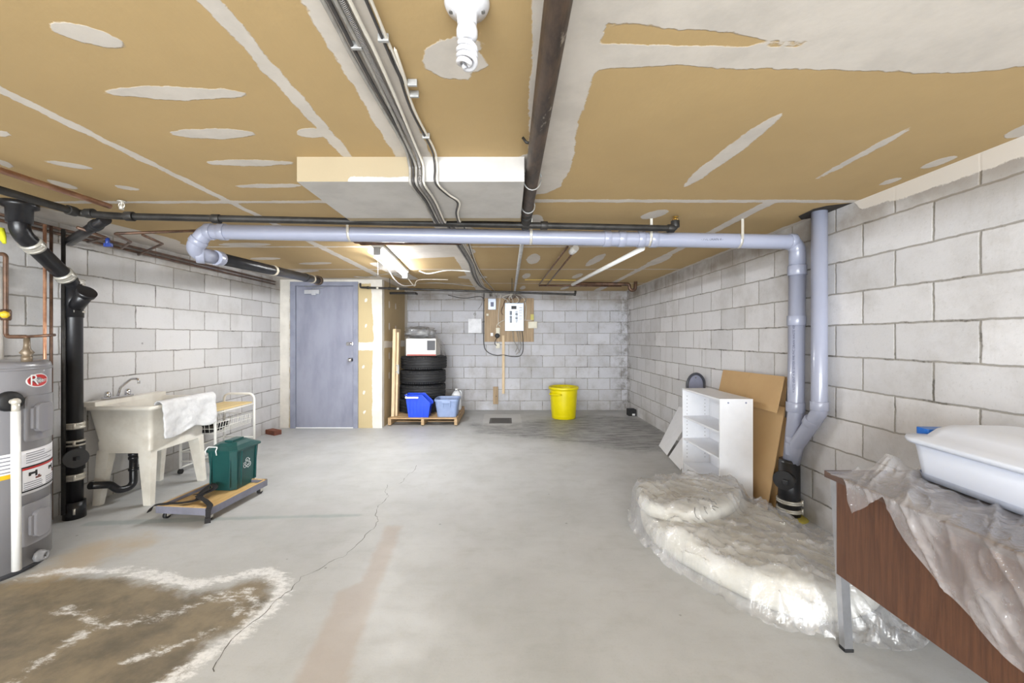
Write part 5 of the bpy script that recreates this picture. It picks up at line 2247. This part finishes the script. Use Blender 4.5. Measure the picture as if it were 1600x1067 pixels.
for i, (dx, mt_, lb) in enumerate(((0, cab_b, 'dark thin cable stapled to the ceiling left of the lamp holder'), (.012, cab_w, 'pale thin cable stapled to the ceiling left of the lamp holder'))):
    x = -.348 + dx
    ccable('cable', [(x, -3.9, ZC), (x, .9, ZC), (x + .012, 1.15, ZC), (x - .004, 1.45, ZC), (x + .012, 1.75, ZC), (x + .008, 1.85, ZC - .01), (x + .01, 1.858, ZC - .05), (x + .012, 1.862, ZS), (x + .04, 2.0, ZS), (x + .08, 2.12, ZS), (x + .05, 2.3, ZS), (x + .04, 2.46, ZS), (x + .04, 2.515, ZS + .02), (x + .04, 2.56, ZC - .01), (x + .03, 2.75, ZC),
                     (x + .02, 3.0, ZC), (x + .0, 3.5, ZC), (x - .02, 4.5, ZC), (x + .0, 5.6, ZC), (x + .1, YB - .12, ZC), (x + .14, YB - .05, H - .12)], .0045, mt_, lb, g)
for px, py, lb in ((601, 53, 'metal staple on the thin cable pair nearest the lamp holder'), (646, 124, 'metal staple on the thin cable pair, upper of two close together'), (649, 142, 'metal staple on the thin cable pair, lower of two close together'), (667, 208, 'metal staple on the thin cable pair closest to the soffit box'), (559, 65, 'metal staple on the thick cable bundle left of the thin pair')):
    p = onceil(px, py)
    mb = MB()
    mb.box(p.x - .018, p.x + .012, p.y - .005, p.y + .005, H - .022, H - .001, .002)
    mb.build('cable_staple', galv, label=lb, cat='staple', group='staples along the ceiling cables')
for px, py in ((655, 250), (652, 280)):
    pass

# ---------------------------------------------------------------- fluorescent batten
em = M('lit_tube', (255, 255, 255), .4, emit=(250, 252, 255), es=60)
lf = thing('tube_light', 'lit fluorescent tube lamp fixed under the far ceiling near the door', 'lamp', (-1.2, 4.35, H))
a = Vector((-1.17, 3.6, H - .03))
b_ = Vector((-1.28, 5.0, H - .03))
dd_ = (b_ - a).normalized()
nn = Vector((-dd_.y, dd_.x, 0))
mb = MB()
q = [a + nn * .05, a - nn * .05, b_ - nn * .05, b_ + nn * .05]
q2 = [a + nn * .028, a - nn * .028, b_ - nn * .028, b_ + nn * .028]
mb.loft([[(p.x, p.y, H) for p in q], [(p.x, p.y, H - .025) for p in q], [(p.x, p.y, H - .045) for p in q2]], smooth=False)
mb.build('housing', wpaint, lf)
mb = MB()
mb.tube([a + dd_ * .03 + Vector((0, 0, -.038)), b_ - dd_ * .03 + Vector((0, 0, -.038))], .017, 14)
mb.build('tube', em, lf)
for p in (a, b_):
    mb = MB()
    mb.box(p.x - .03, p.x + .03, p.y - .015, p.y + .015, H - .10, H - .03, .004)
    mb.build('tube_socket', M('socket_grey', (150, 148, 146), .5), lf)
lfc = [at(597, 411, 4.2), at(609, 428, 4.6), at(622, 444, 5.2), at(640, 447, 5.6), at(655, 446, 5.9)]
ccable('cable', [(-1.33, 4.0, H - .04), tuple(at(604, 418, 4.7)), tuple(at(616, 436, 5.0)), tuple(at(630, 446, 5.3)), tuple(at(650, 445, 5.6))], .006, wpvc, 'white cord looping from the lit tube lamp toward the pallet corner')
ccable('cable', [(-1.28, 5.0, H - .05), tuple(at(642, 441, 5.15)), tuple(at(648, 447, 5.3)), tuple(at(655, 437, 5.4)), tuple(at(700, 437, 5.4))], .005, cab_w, 'pale cord hanging in a small loop at the far end of the lit tube lamp')
ccable('cable', [tuple(at(553, 432, 5.5)), tuple(at(575, 433, 5.5)), tuple(at(600, 428, 5.3)), tuple(at(622, 428, 5.2))], .007, cab_g, 'dark cord sagging from above the grey door to the tube lamp')
ccable('cable', [tuple(at(655, 423, 5.0)), tuple(at(670, 427.5, 5.0)), tuple(at(700, 422, 5.0)), tuple(at(735, 424, 5.0))], .008, wpvc, 'white cord sagging below the ceiling from the tube lamp to the cable bundle')
ccable('cable', [tuple(at(665, 441, 6.1)), tuple(at(700, 443, 6.1)), tuple(at(745, 448, 6.2))], .006, cab_g, 'grey cord along the far ceiling right of the tube lamp')
mb = MB()
mb.tube([at(590, 408, 4.3), at(590.5, 430, 4.3)], .002, 6)
mb.build('pull_cord', wpvc, label='short white pull cord hanging at the near end of the lit tube lamp', cat='cord')
ccable('cable', [tuple(at(820, 437, 5.8)), tuple(at(850, 437, 5.8)), tuple(at(900, 438, 5.8))], .007, M('gas_yellow', (206, 176, 84), .5), 'yellow line along the far ceiling behind the white slanting pipe')
for q in (((712, 385), (718, 392), (728, 410), (735, 425)), ((722, 383), (735, 402), (745, 425), (750, 445))):
    pass

# ================================================================== right side
# bookcase
whm = M('melamine', (228, 229, 233), .38, var=.02)
BX0, BX1, BY0, BY1, BZ = 1.665, 1.925, 3.17, 3.86, .815
bc = thing('bookcase', 'low white three-shelf bookcase standing by the flattened cardboard', 'bookcase', (1.79, 3.5, 0))
T = .016
for y in (BY0, BY1 - T):
    mb = MB()
    mb.box(BX0, BX1, y, y + T, 0, BZ - T, .001)
    o = mb.build('side_panel', whm, bc)
    if y == BY0:
        for x in (BX0 + .065, BX1 - .055):
            mb = MB()
            mb.lathe([(.007, 0), (.007, .002)], (x, BY0, BZ - .03), (0, -1, 0), 10)
            mb.lathe([(.007, 0), (.007, .002)], (x, BY0, .06), (0, -1, 0), 10)
            mb.build('screw_cap', M('cap_blue_grey', (130, 140, 165), .5), o)
mb = MB()
mb.box(BX0, BX1, BY0, BY1, BZ - T, BZ, .001)
mb.build('top_panel', whm, bc)
for z in (.555, .345, .11):
    mb = MB()
    mb.box(BX0 + .004, BX1 - .008, BY0 + T, BY1 - T, z - T, z, .001)
    mb.build('shelf', whm, bc)
mb = MB()
mb.box(BX0 + .01, BX0 + .01 + T, BY0 + T, BY1 - T, 0, .094)
mb.build('kick_board', whm, bc)
mb = MB()
mb.box(BX1 - .005, BX1 - .001, BY0 + .004, BY1 - .004, .02, BZ - .004)
mb.build('back_panel', whm, bc)
mb = MB()
for y in (BY0 + T + .0012, BY1 - T - .0012):
    for x in (BX0 + .04, BX1 - .05):
        for i in range(18):
            mb.box(x - .003, x + .003, y - .001, y + .001, .16 + i * .034, .166 + i * .034)
mb.build('peg_hole', M('hole_grey', (110, 108, 104)), bc)
# loose white panels leaning on the wall
for i, (ya, yb_, xa, xb, lb) in enumerate(((4.42, 4.82, 1.74, 1.80, 'white panel leaning on the right wall, farther from the bookcase'), (3.93, 4.36, 1.68, 1.735, 'white panel leaning beside the bookcase, nearer the camera than its twin'))):
    mb = MB()
    u0, u1 = Vector((xa, ya, .008)), Vector((xb, yb_, .008))
    h = .40 + .03 * (1 - i)
    t0 = Vector((2.118, ya + .20, h))
    t1 = Vector((2.118, yb_ + .20, h))
    mb.poly([u0, u1, t1, t0], d=Vector((.010, .0, .014)))
    mb.build('white_panel', whm, label=lb, cat='panel', group='loose white panels behind the bookcase')
# grey rounded plastic panel
gp = thing('plastic_tray', 'grey rounded plastic tray with small hole, upright behind the bookcase', 'tray', (2.0, 4.35, 0))
c_ = at(1089, 606, 4.34)
tm_ = M('dark_grey_plastic', (88, 90, 100), .4)


def arch(w, h, n=20, z0=0.0, dz=0.0):
    P = [(-w, z0)]
    for i in range(n + 1):
        a = PI - PI * i / n
        P.append((w * math.cos(a), h - w * 1.2 + w * 1.2 * math.sin(a) + dz))
    P.append((w, z0))
    return P


yy, xx = 4.36, 2.03
mb = MB()
P = arch(.105, .905)
R_ = []
for k_, (s_, off) in enumerate(((1, 0), (1, -.03))):
    pass
out_ = [Vector((xx + p[0] * 1.0, yy + p[0] * .25, p[1] + .003)) for p in P]
mb.tube(out_, .014, 10)
mb.build('rim', M('rim_grey', (62, 64, 72), .4), gp)
mb = MB()
P2 = arch(.094, .893)
pts2 = [(xx + p[0], yy + p[0] * .25 + .005, p[1] + .01) for p in P2]
mb.poly(pts2, d=(0, .014, 0))
mb.build('tray_panel', M('panel_lilac', (140, 142, 160), .4), gp)
mb = MB()
mb.lathe([(.008, 0), (.008, .003)], (xx, yy + .004, .865), (0, -1, 0), 12)
mb.build('hole', M('hole_grey', (110, 108, 104)), gp)
# cardboard
cb_ = M('cardboard', (190, 158, 114), .85, c2=(182, 149, 106), scale=1.5, bump=.05)
cd_e = M('cardboard_edge', (150, 118, 80), .9)


def sheet(pts, th, name, lab, par=None, cat='cardboard', grp=None):
    v = [Vector(p) for p in pts]
    n = (v[1] - v[0]).cross(v[3] - v[0]).normalized() * th
    mb = MB()
    mb.poly(v, d=n)
    return mb.build(name, cb_, par, label=lab, cat=cat if par is None else None, group=grp)


cA = thing('cardboard_sheet', 'flattened cardboard box, its wide top panel overhanging, leaning on the right wall', 'cardboard', (2.09, 3.5, .7))
P0, P1 = (2.075, 3.02, 1.005), (2.085, 3.46, .995)
P2_, P3 = (2.10, 3.93, .985), (2.04, 3.93, .70)
sheet([P0, P1, (2.02, 3.44, .725), (2.0, 3.0, .735)], .005, 'cardboard_flap', None, cA)
sheet([(2.085, 3.462, .995), P2_, P3, (2.02, 3.442, .725)], .005, 'cardboard_flap', None, cA)
sheet([(2.095, 3.03, 1.0), (2.106, 3.93, .98), (2.06, 3.93, .006), (2.05, 3.03, .006)], .005, 'cardboard_back', None, cA)
sheet([(2.062, 3.0, .78), (2.07, 3.90, .78), (1.962, 3.90, .005), (1.942, 3.02, .005)], .005, 'cardboard_sheet', 'brown cardboard sheet under the overhanging panel, behind the bookcase', grp=None)
sheet([(2.078, 2.985, .70), (2.085, 3.9, .70), (2.012, 3.9, .005), (1.985, 3.0, .005)], .004, 'cardboard_sheet', 'thin dark-edged cardboard sheet nearest the grey pipe, behind the others')

# ---------------------------------------------------------------- foam mattress in its plastic bag
FP = np.array([(.90, 2.68), (.93, 2.42), (1.08, 2.12), (1.25, 1.90), (1.42, 1.82), (1.60, 1.84), (1.80, 1.93), (1.84, 2.05), (1.78, 2.40), (1.68, 2.88), (1.60, 3.0), (1.2, 3.03), (.98, 2.93)])
FP2 = np.array([(.88, 2.66), (.95, 2.54), (1.12, 2.46), (1.38, 2.55), (1.58, 2.74), (1.63, 2.92), (1.5, 3.03), (1.15, 3.04), (.93, 2.92)])


def sst(x):
    x = np.clip(x, 0, 1)
    return x * x * (3 - 2 * x)


def foam_h(X, Y):
    P = np.stack([X.ravel(), Y.ravel()], 1)
    d1 = -sd_poly(P, FP)
    d2 = -sd_poly(P, FP2)
    def edge(d, R):
        t = np.clip(d / R, 0, 1)
        return np.sqrt(np.clip(1 - (1 - t) ** 2, 0, 1))
    base = .155 * edge(d1, .09) * (1 + .12 * np.sin(P[:, 0] * 7 + P[:, 1] * 5))
    base *= 1 - .35 * np.exp(-((P[:, 0] * .6 + P[:, 1] * .8 - 2.62) / .06) ** 2) * (P[:, 1] < 2.5)
    up = .085 * edge(d2, .07)
    return (base + up).reshape(X.shape), d1.reshape(X.shape)



def smooth_loop(P, m=8):
    out = []
    n = len(P)
    for i in range(n):
        p0_, p1_, p2_, p3_ = P[i - 1], P[i], P[(i + 1) % n], P[(i + 2) % n]
        for k in range(m):
            t = k / m
            out.append(0.5 * ((2 * p1_) + (-p0_ + p2_) * t + (2 * p0_ - 5 * p1_ + 4 * p2_ - p3_) * t * t + (-p0_ + 3 * p1_ - 3 * p2_ + p3_) * t ** 3))
    return out


def pad(P, z0, h, edge, amp, seed):
    L = smooth_loop(P)
    c = sum(L) / len(L)
    mb = MB()
    rings = []
    prof = [(.0, .0)] + [(edge * (1 - math.cos(a)) * 1.0, h * math.sin(a)) for a in [PI / 2 * q / 6 for q in range(1, 7)]]
    # undercut bulge
    prof = [(edge * .35, 0.0), (edge * .08, h * .22), (0, h * .45), (edge * .10, h * .70), (edge * .35, h * .88), (edge * .8, h * .97), (edge * 1.5, h)]
    prof += [(edge * 1.5 + q, h) for q in (.06, .14, .22)]
    for off, z in prof:
        r = []
        for p in L:
            d = p - c
            ln = math.hypot(*d)
            f = max(.04, 1 - off / ln)
            q = c + d * f
            nz = amp * mnoise.noise(Vector((q[0] * 4, q[1] * 4, seed))) * (z / h)
            r.append((q[0], q[1], z0 + z + nz))
        rings.append(r)
    mb.loft(rings, True, True)
    return mb


n_ = 150
gx = np.linspace(.72, 2.02, n_)
gy_ = np.linspace(1.55, 3.14, n_ + 34)
GX, GY = np.meshgrid(gx, gy_, indexing='ij')
foam = M('foam_cream', (208, 205, 195), .85, c2=(198, 194, 182), scale=4, bump=.2, bscale=120)
fm = thing('foam_mattress', 'folded cream foam mattress wrapped in clear plastic on the floor by the bookcase', 'mattress', (1.35, 2.4, 0))
pad(FP, .004, .15, .05, .03, 1).build('foam_pad', foam, fm)
pad(FP2, .150, .085, .035, .01, 5).build('foam_fold', foam, fm)
P = np.stack([GX.ravel(), GY.ravel()], 1)
D1 = sd_poly(P, FP).reshape(GX.shape)
D2 = sd_poly(P, FP2).reshape(GX.shape)
NZ = np.zeros_like(D1)
NS = np.zeros_like(D1)
CR = np.zeros_like(D1)
for i in range(D1.shape[0]):
    for j in range(D1.shape[1]):
        x, y = gx[i], gy_[j]
        NZ[i, j] = mnoise.noise(Vector((x * 4, y * 4, 1)))
        NS[i, j] = mnoise.noise(Vector((x * 6, y * 6, 21)))
        u = x * .62 - y * .78       # along the bag
        v = x * .78 + y * .62       # across it
        a = abs(mnoise.noise(Vector((u * 3.2, v * 12, .0))))
        b2_ = abs(mnoise.noise(Vector((u * 10, v * 5, 7.3))))
        c2_ = abs(mnoise.noise(Vector((u * 9 + v * 6, v * 22 - u * 4, 3.3))))
        CR[i, j] = .036 * max(0, 1 - a * 4.5) ** 2 + .026 * max(0, 1 - b2_ * 4.5) ** 2 + .018 * max(0, 1 - c2_ * 4) ** 2
D1n = D1 - .03 * NS
Z = .165 * sst(1 - (D1n - .0) / .13) + .03 * NZ * (D1 < 0)
Z = Z + .088 * sst(1 - (D2 + .0) / .07)
base_ok = (.157 + .03 * NZ) * sst(1 - (D1 - .004) / .012)
Z = np.maximum(Z, base_ok + .004)
Z = Z + .010 + CR * (.55 + .9 * np.exp(-Z * 14))
FILM = np.array([(.83, 2.76), (.84, 2.44), (1.00, 2.06), (1.19, 1.80), (1.36, 1.735), (1.62, 1.66), (1.84, 1.76), (1.92, 2.05), (1.93, 2.45), (1.935, 2.82), (1.90, 2.98), (1.62, 3.13), (1.15, 3.13), (.92, 3.03)])
L_ = np.array(smooth_loop(FILM, 6))
fd = sd_poly(P, L_).reshape(GX.shape)
film = film_mat('mattress_film', (244, 244, 248), .24, .55, .10, 1.0, 9, (1, 1, 1))
mbf = MB()
Vd = {}
for i in range(GX.shape[0]):
    for j in range(GX.shape[1]):
        if fd[i, j] < .012:
            x, y = gx[i], gy_[j]
            if fd[i, j] > -.004:   # snap the outermost ring onto the outline
                k_ = int(np.argmin(((L_ - np.array([x, y])) ** 2).sum(1)))
                x, y = x * .35 + L_[k_][0] * .65, y * .35 + L_[k_][1] * .65
            Vd[i, j] = mbf.bm.verts.new((x, y, max(.004, Z[i, j] * (1 if fd[i, j] < -.03 else .4))))
for (i, j) in list(Vd):
    ks = ((i, j), (i + 1, j), (i + 1, j + 1), (i, j + 1))
    if all(k_ in Vd for k_ in ks):
        f = mbf.bm.faces.new([Vd[k_] for k_ in ks])
        f.smooth = True
for v in [v for v in mbf.bm.verts if not v.link_faces]:
    mbf.bm.verts.remove(v)
mbf.build('plastic_wrap', film, fm)
# handwriting on the wrap
def onfoam(px, py):
    z = .25
    for _ in range(8):
        p = plane_z(px, py, z)
        i = int(np.clip((p.x - gx[0]) / (gx[1] - gx[0]), 0, n_ - 1))
        j = int(np.clip((p.y - gy_[0]) / (gy_[1] - gy_[0]), 0, n_ + 33))
        z = .6 * z + .4 * (float(Z[i, j]) + .003)
    return plane_z(px, py, z)


mb = MB()
mk = lambda a: [(1040 + x / 8, 740 + y / 8) for x, y in a]
for st_ in ([(265, 300), (290, 360)], [(262, 300), (318, 290)], [(275, 328), (305, 320)], [(392, 315), (418, 335)], [(455, 320), (475, 305), (500, 330), (515, 312), (530, 345)], [(530, 345), (545, 315), (590, 355), (600, 345), (640, 385)],
            [(368, 420), (362, 480), (380, 540), (425, 572)], [(478, 410), (490, 450), (525, 505)], [(478, 412), (508, 425), (500, 440)], [(575, 412), (610, 405), (660, 430)], [(585, 432), (620, 458)]):
    pt_ = [onfoam(*p_) for p_ in mk(st_)]
    mb.tube(pt_, .0016, 5)
mb.build('marker_writing', black_ink, fm)

# ================================================================== desk
walnut = wood_mat('walnut_panel', (98, 64, 44), (74, 46, 32), 2, 5, .35)
walt = wood_mat('walnut_top', (92, 70, 60), (70, 52, 44), 1, 5, .3)
DKX0, DKX1, DKY0, DKY1, DKZ = 1.352, 2.06, .18, 1.70, .735
dk = thing('desk', 'old walnut-veneer office desk with chrome leg at the right edge', 'desk', (1.7, .95, 0))
mb = MB()
mb.box(DKX0 - .012, DKX1, DKY0, DKY1 + .01, DKZ - .028, DKZ, .002)
mb.build('desk_top', walt, dk)
mb = MB()
mb.box(DKX0, DKX0 + .018, DKY0 + .02, DKY1 - .04, .325, DKZ - .028)
mb.build('modesty_panel', walnut, dk)
mb = MB()
mb.box(DKX0 + .018, DKX1 - .02, DKY1 - .045, DKY1 - .03, .325, DKZ - .028)
mb.build('side_panel', walnut, dk)
for (x, y) in ((DKX0, DKY1), (DKX1 - .045, DKY1), (DKX0, DKY0 + .05), (DKX1 - .045, DKY0 + .05)):
    mb = MB()
    x2 = x + (.035 if x < 1.6 else -.01)
    mb.loft([[(x2, y - .04, .012), (x2 + .034, y - .04, .012), (x2 + .034, y - .012, .012), (x2, y - .012, .012)],
             [(x - .004, y - .04, DKZ - .028), (x + .030, y - .04, DKZ - .028), (x + .030, y - .012, DKZ - .028), (x - .004, y - .012, DKZ - .028)]], smooth=False)
    lg = mb.build('leg', M('brushed_leg', (196, 198, 204), .28, .9), dk)
    mb = MB()
    mb.box(x2 - .002, x2 + .036, y - .042, y - .010, 0, .014, .003)
    mb.build('foot_glide', blk, lg)

# plastic sheet spread over the desk and hanging over the edge
def hang(y):
    pts = [(1.72, 0), (1.60, .0), (1.585, .015), (1.55, .118), (1.50, .075), (1.43, .004), (1.40, .05), (1.37, .09), (1.317, .135), (1.2, .21), (1.05, .29), (.8, .37), (.5, .42), (.1, .45)]
    for i in range(len(pts) - 1):
        if pts[i][0] >= y >= pts[i + 1][0]:
            t = (pts[i][0] - y) / (pts[i][0] - pts[i + 1][0])
            return pts[i][1] * (1 - t) + pts[i + 1][1] * t
    return .3


def dsheet(u, v):
    y = 1.685 - 1.47 * v
    W = .62
    edgeL = max(0.0, (y - 1.43) * .0)
    L = hang(y)
    s = u * (W + L)
    q = Vector((u * 3.5, y * 9, .5))
    n1 = mnoise.noise(Vector((s * 5 + y * 3, y * 9 + s * 6, .4)))
    n2 = abs(mnoise.noise(Vector((s * 4 + y * 3, y * 12 + s * 9, 2.4))))
    n3 = abs(mnoise.noise(Vector((s * 9 - y * 4, y * 17 + s * 12, 9.4))))
    wr_ = .005 * (1 + n1) + .014 * max(0, 1 - n2 * 4) ** 2 + .008 * max(0, 1 - n3 * 4) ** 2
    # bunched ridge behind the box corner
    if s < W:
        x = DKX0 - .016 + W - s
        ridge = .06 * math.exp(-((x - 1.52) / .07) ** 2 - ((y - 1.66) / .07) ** 2)
        k_ = min(1, s / .1) * .6 + .1
        sup = 0.25 if x > 1.60 and y < 1.60 else 1
        z = DKZ + .002 + wr_ * sup * min(1, (x - DKX0 + .03) / .05) + ridge * max(0, 1 + n1)
        if y > 1.585:
            # far corner pulled in from the desk's edge
            x = x + (y - 1.585) * .9 * (1 - (x - DKX0) / W)
        return Vector((x, y, z))
    t = s - W
    x = DKX0 - .020 - wr_ * .7 - .05 * min(1, t * 5) * (.35 + .3 * n1)
    return Vector((x, y, DKZ + .002 - t))


ff = film_mat('desk_film', (244, 243, 248), .32, .55, .10, 1.0, 9, (1, 1, 1))
mb = MB()
mb.grid(dsheet, 130, 260)
mb.build('plastic_sheet', ff, label='crumpled clear plastic sheet spread over the desk and hanging down its side', cat='plastic sheet')

# storage box on the desk
frost = N('frosted_plastic')
MATS['frosted_plastic'] = frost.m
frost.b.inputs['Base Color'].default_value = lin((224, 230, 244))
frost.b.inputs['Roughness'].default_value = .35
frost.b.inputs['Subsurface Weight'].default_value = .25
frost.b.inputs['Subsurface Radius'].default_value = (.03, .03, .03)
frost.b.inputs['Coat Weight'].default_value = .2
bzb = DKZ + .010
bx = thing('storage_box', 'shallow translucent white storage box with lid and blue latch on the desk', 'storage box', (1.85, 1.2, bzb))
ang = math.radians(-5)
pv = (1.61, 1.60, 0)


def bring(x0, x1, y0, y1, r, z):
    return rotz_ring(rr_(x0, x1, y0, y1, r, z, 6), ang, pv)


ux0, ux1, uy0, uy1 = 1.60, 2.03, .82, 1.645
mb = MB()
mb.loft([bring(ux0 + .03, ux1 - .03, uy0 + .03, uy1 - .03, .05, bzb), bring(ux0 + .024, ux1 - .024, uy0 + .024, uy1 - .024, .06, bzb + .02), bring(ux0 + .006, ux1 - .006, uy0 + .006, uy1 - .006, .07, bzb + .148)])
mb.build('box_body', frost.m, bx)
mb = MB()
mb.loft([bring(ux0 - .012, ux1 + .012, uy0 - .012, uy1 + .012, .08, bzb + .138), bring(ux0 - .018, ux1 + .018, uy0 - .018, uy1 + .018, .085, bzb + .150), bring(ux0 - .014, ux1 + .014, uy0 - .014, uy1 + .014, .08, bzb + .160),
         bring(ux0 + .03, ux1 - .03, uy0 + .03, uy1 - .03, .07, bzb + .168), bring(ux0 + .05, ux1 - .05, uy0 + .05, uy1 - .05, .07, bzb + .198), bring(ux0 + .075, ux1 - .075, uy0 + .075, uy1 - .075, .07, bzb + .215), bring(ux0 + .12, ux1 - .12, uy0 + .12, uy1 - .12, .06, bzb + .222)])
mb.build('box_lid', frost.m, bx)
mb = MB()
mb.loft([rotz_ring([(p[0], p[1], p[2]) for p in rr_(1.67, 1.84, uy1 - .035, uy1 + .022, .012, z, 3)], ang, pv) for z in (bzb + .150, bzb + .186)], smooth=False)
mb.build('latch', M('latch_blue', (30, 110, 205), .35), bx)
# thin liner in the box base
mb = MB()
mb.loft([bring(ux0 + .026, ux1 - .026, uy0 + .026, uy1 - .026, .055, bzb - .001), bring(ux0 + .020, ux1 - .020, uy0 + .020, uy1 - .020, .06, bzb + .024)], True, False)
mb.build('base_rim', M('bluish_rim', (206, 214, 232), .3), bx)
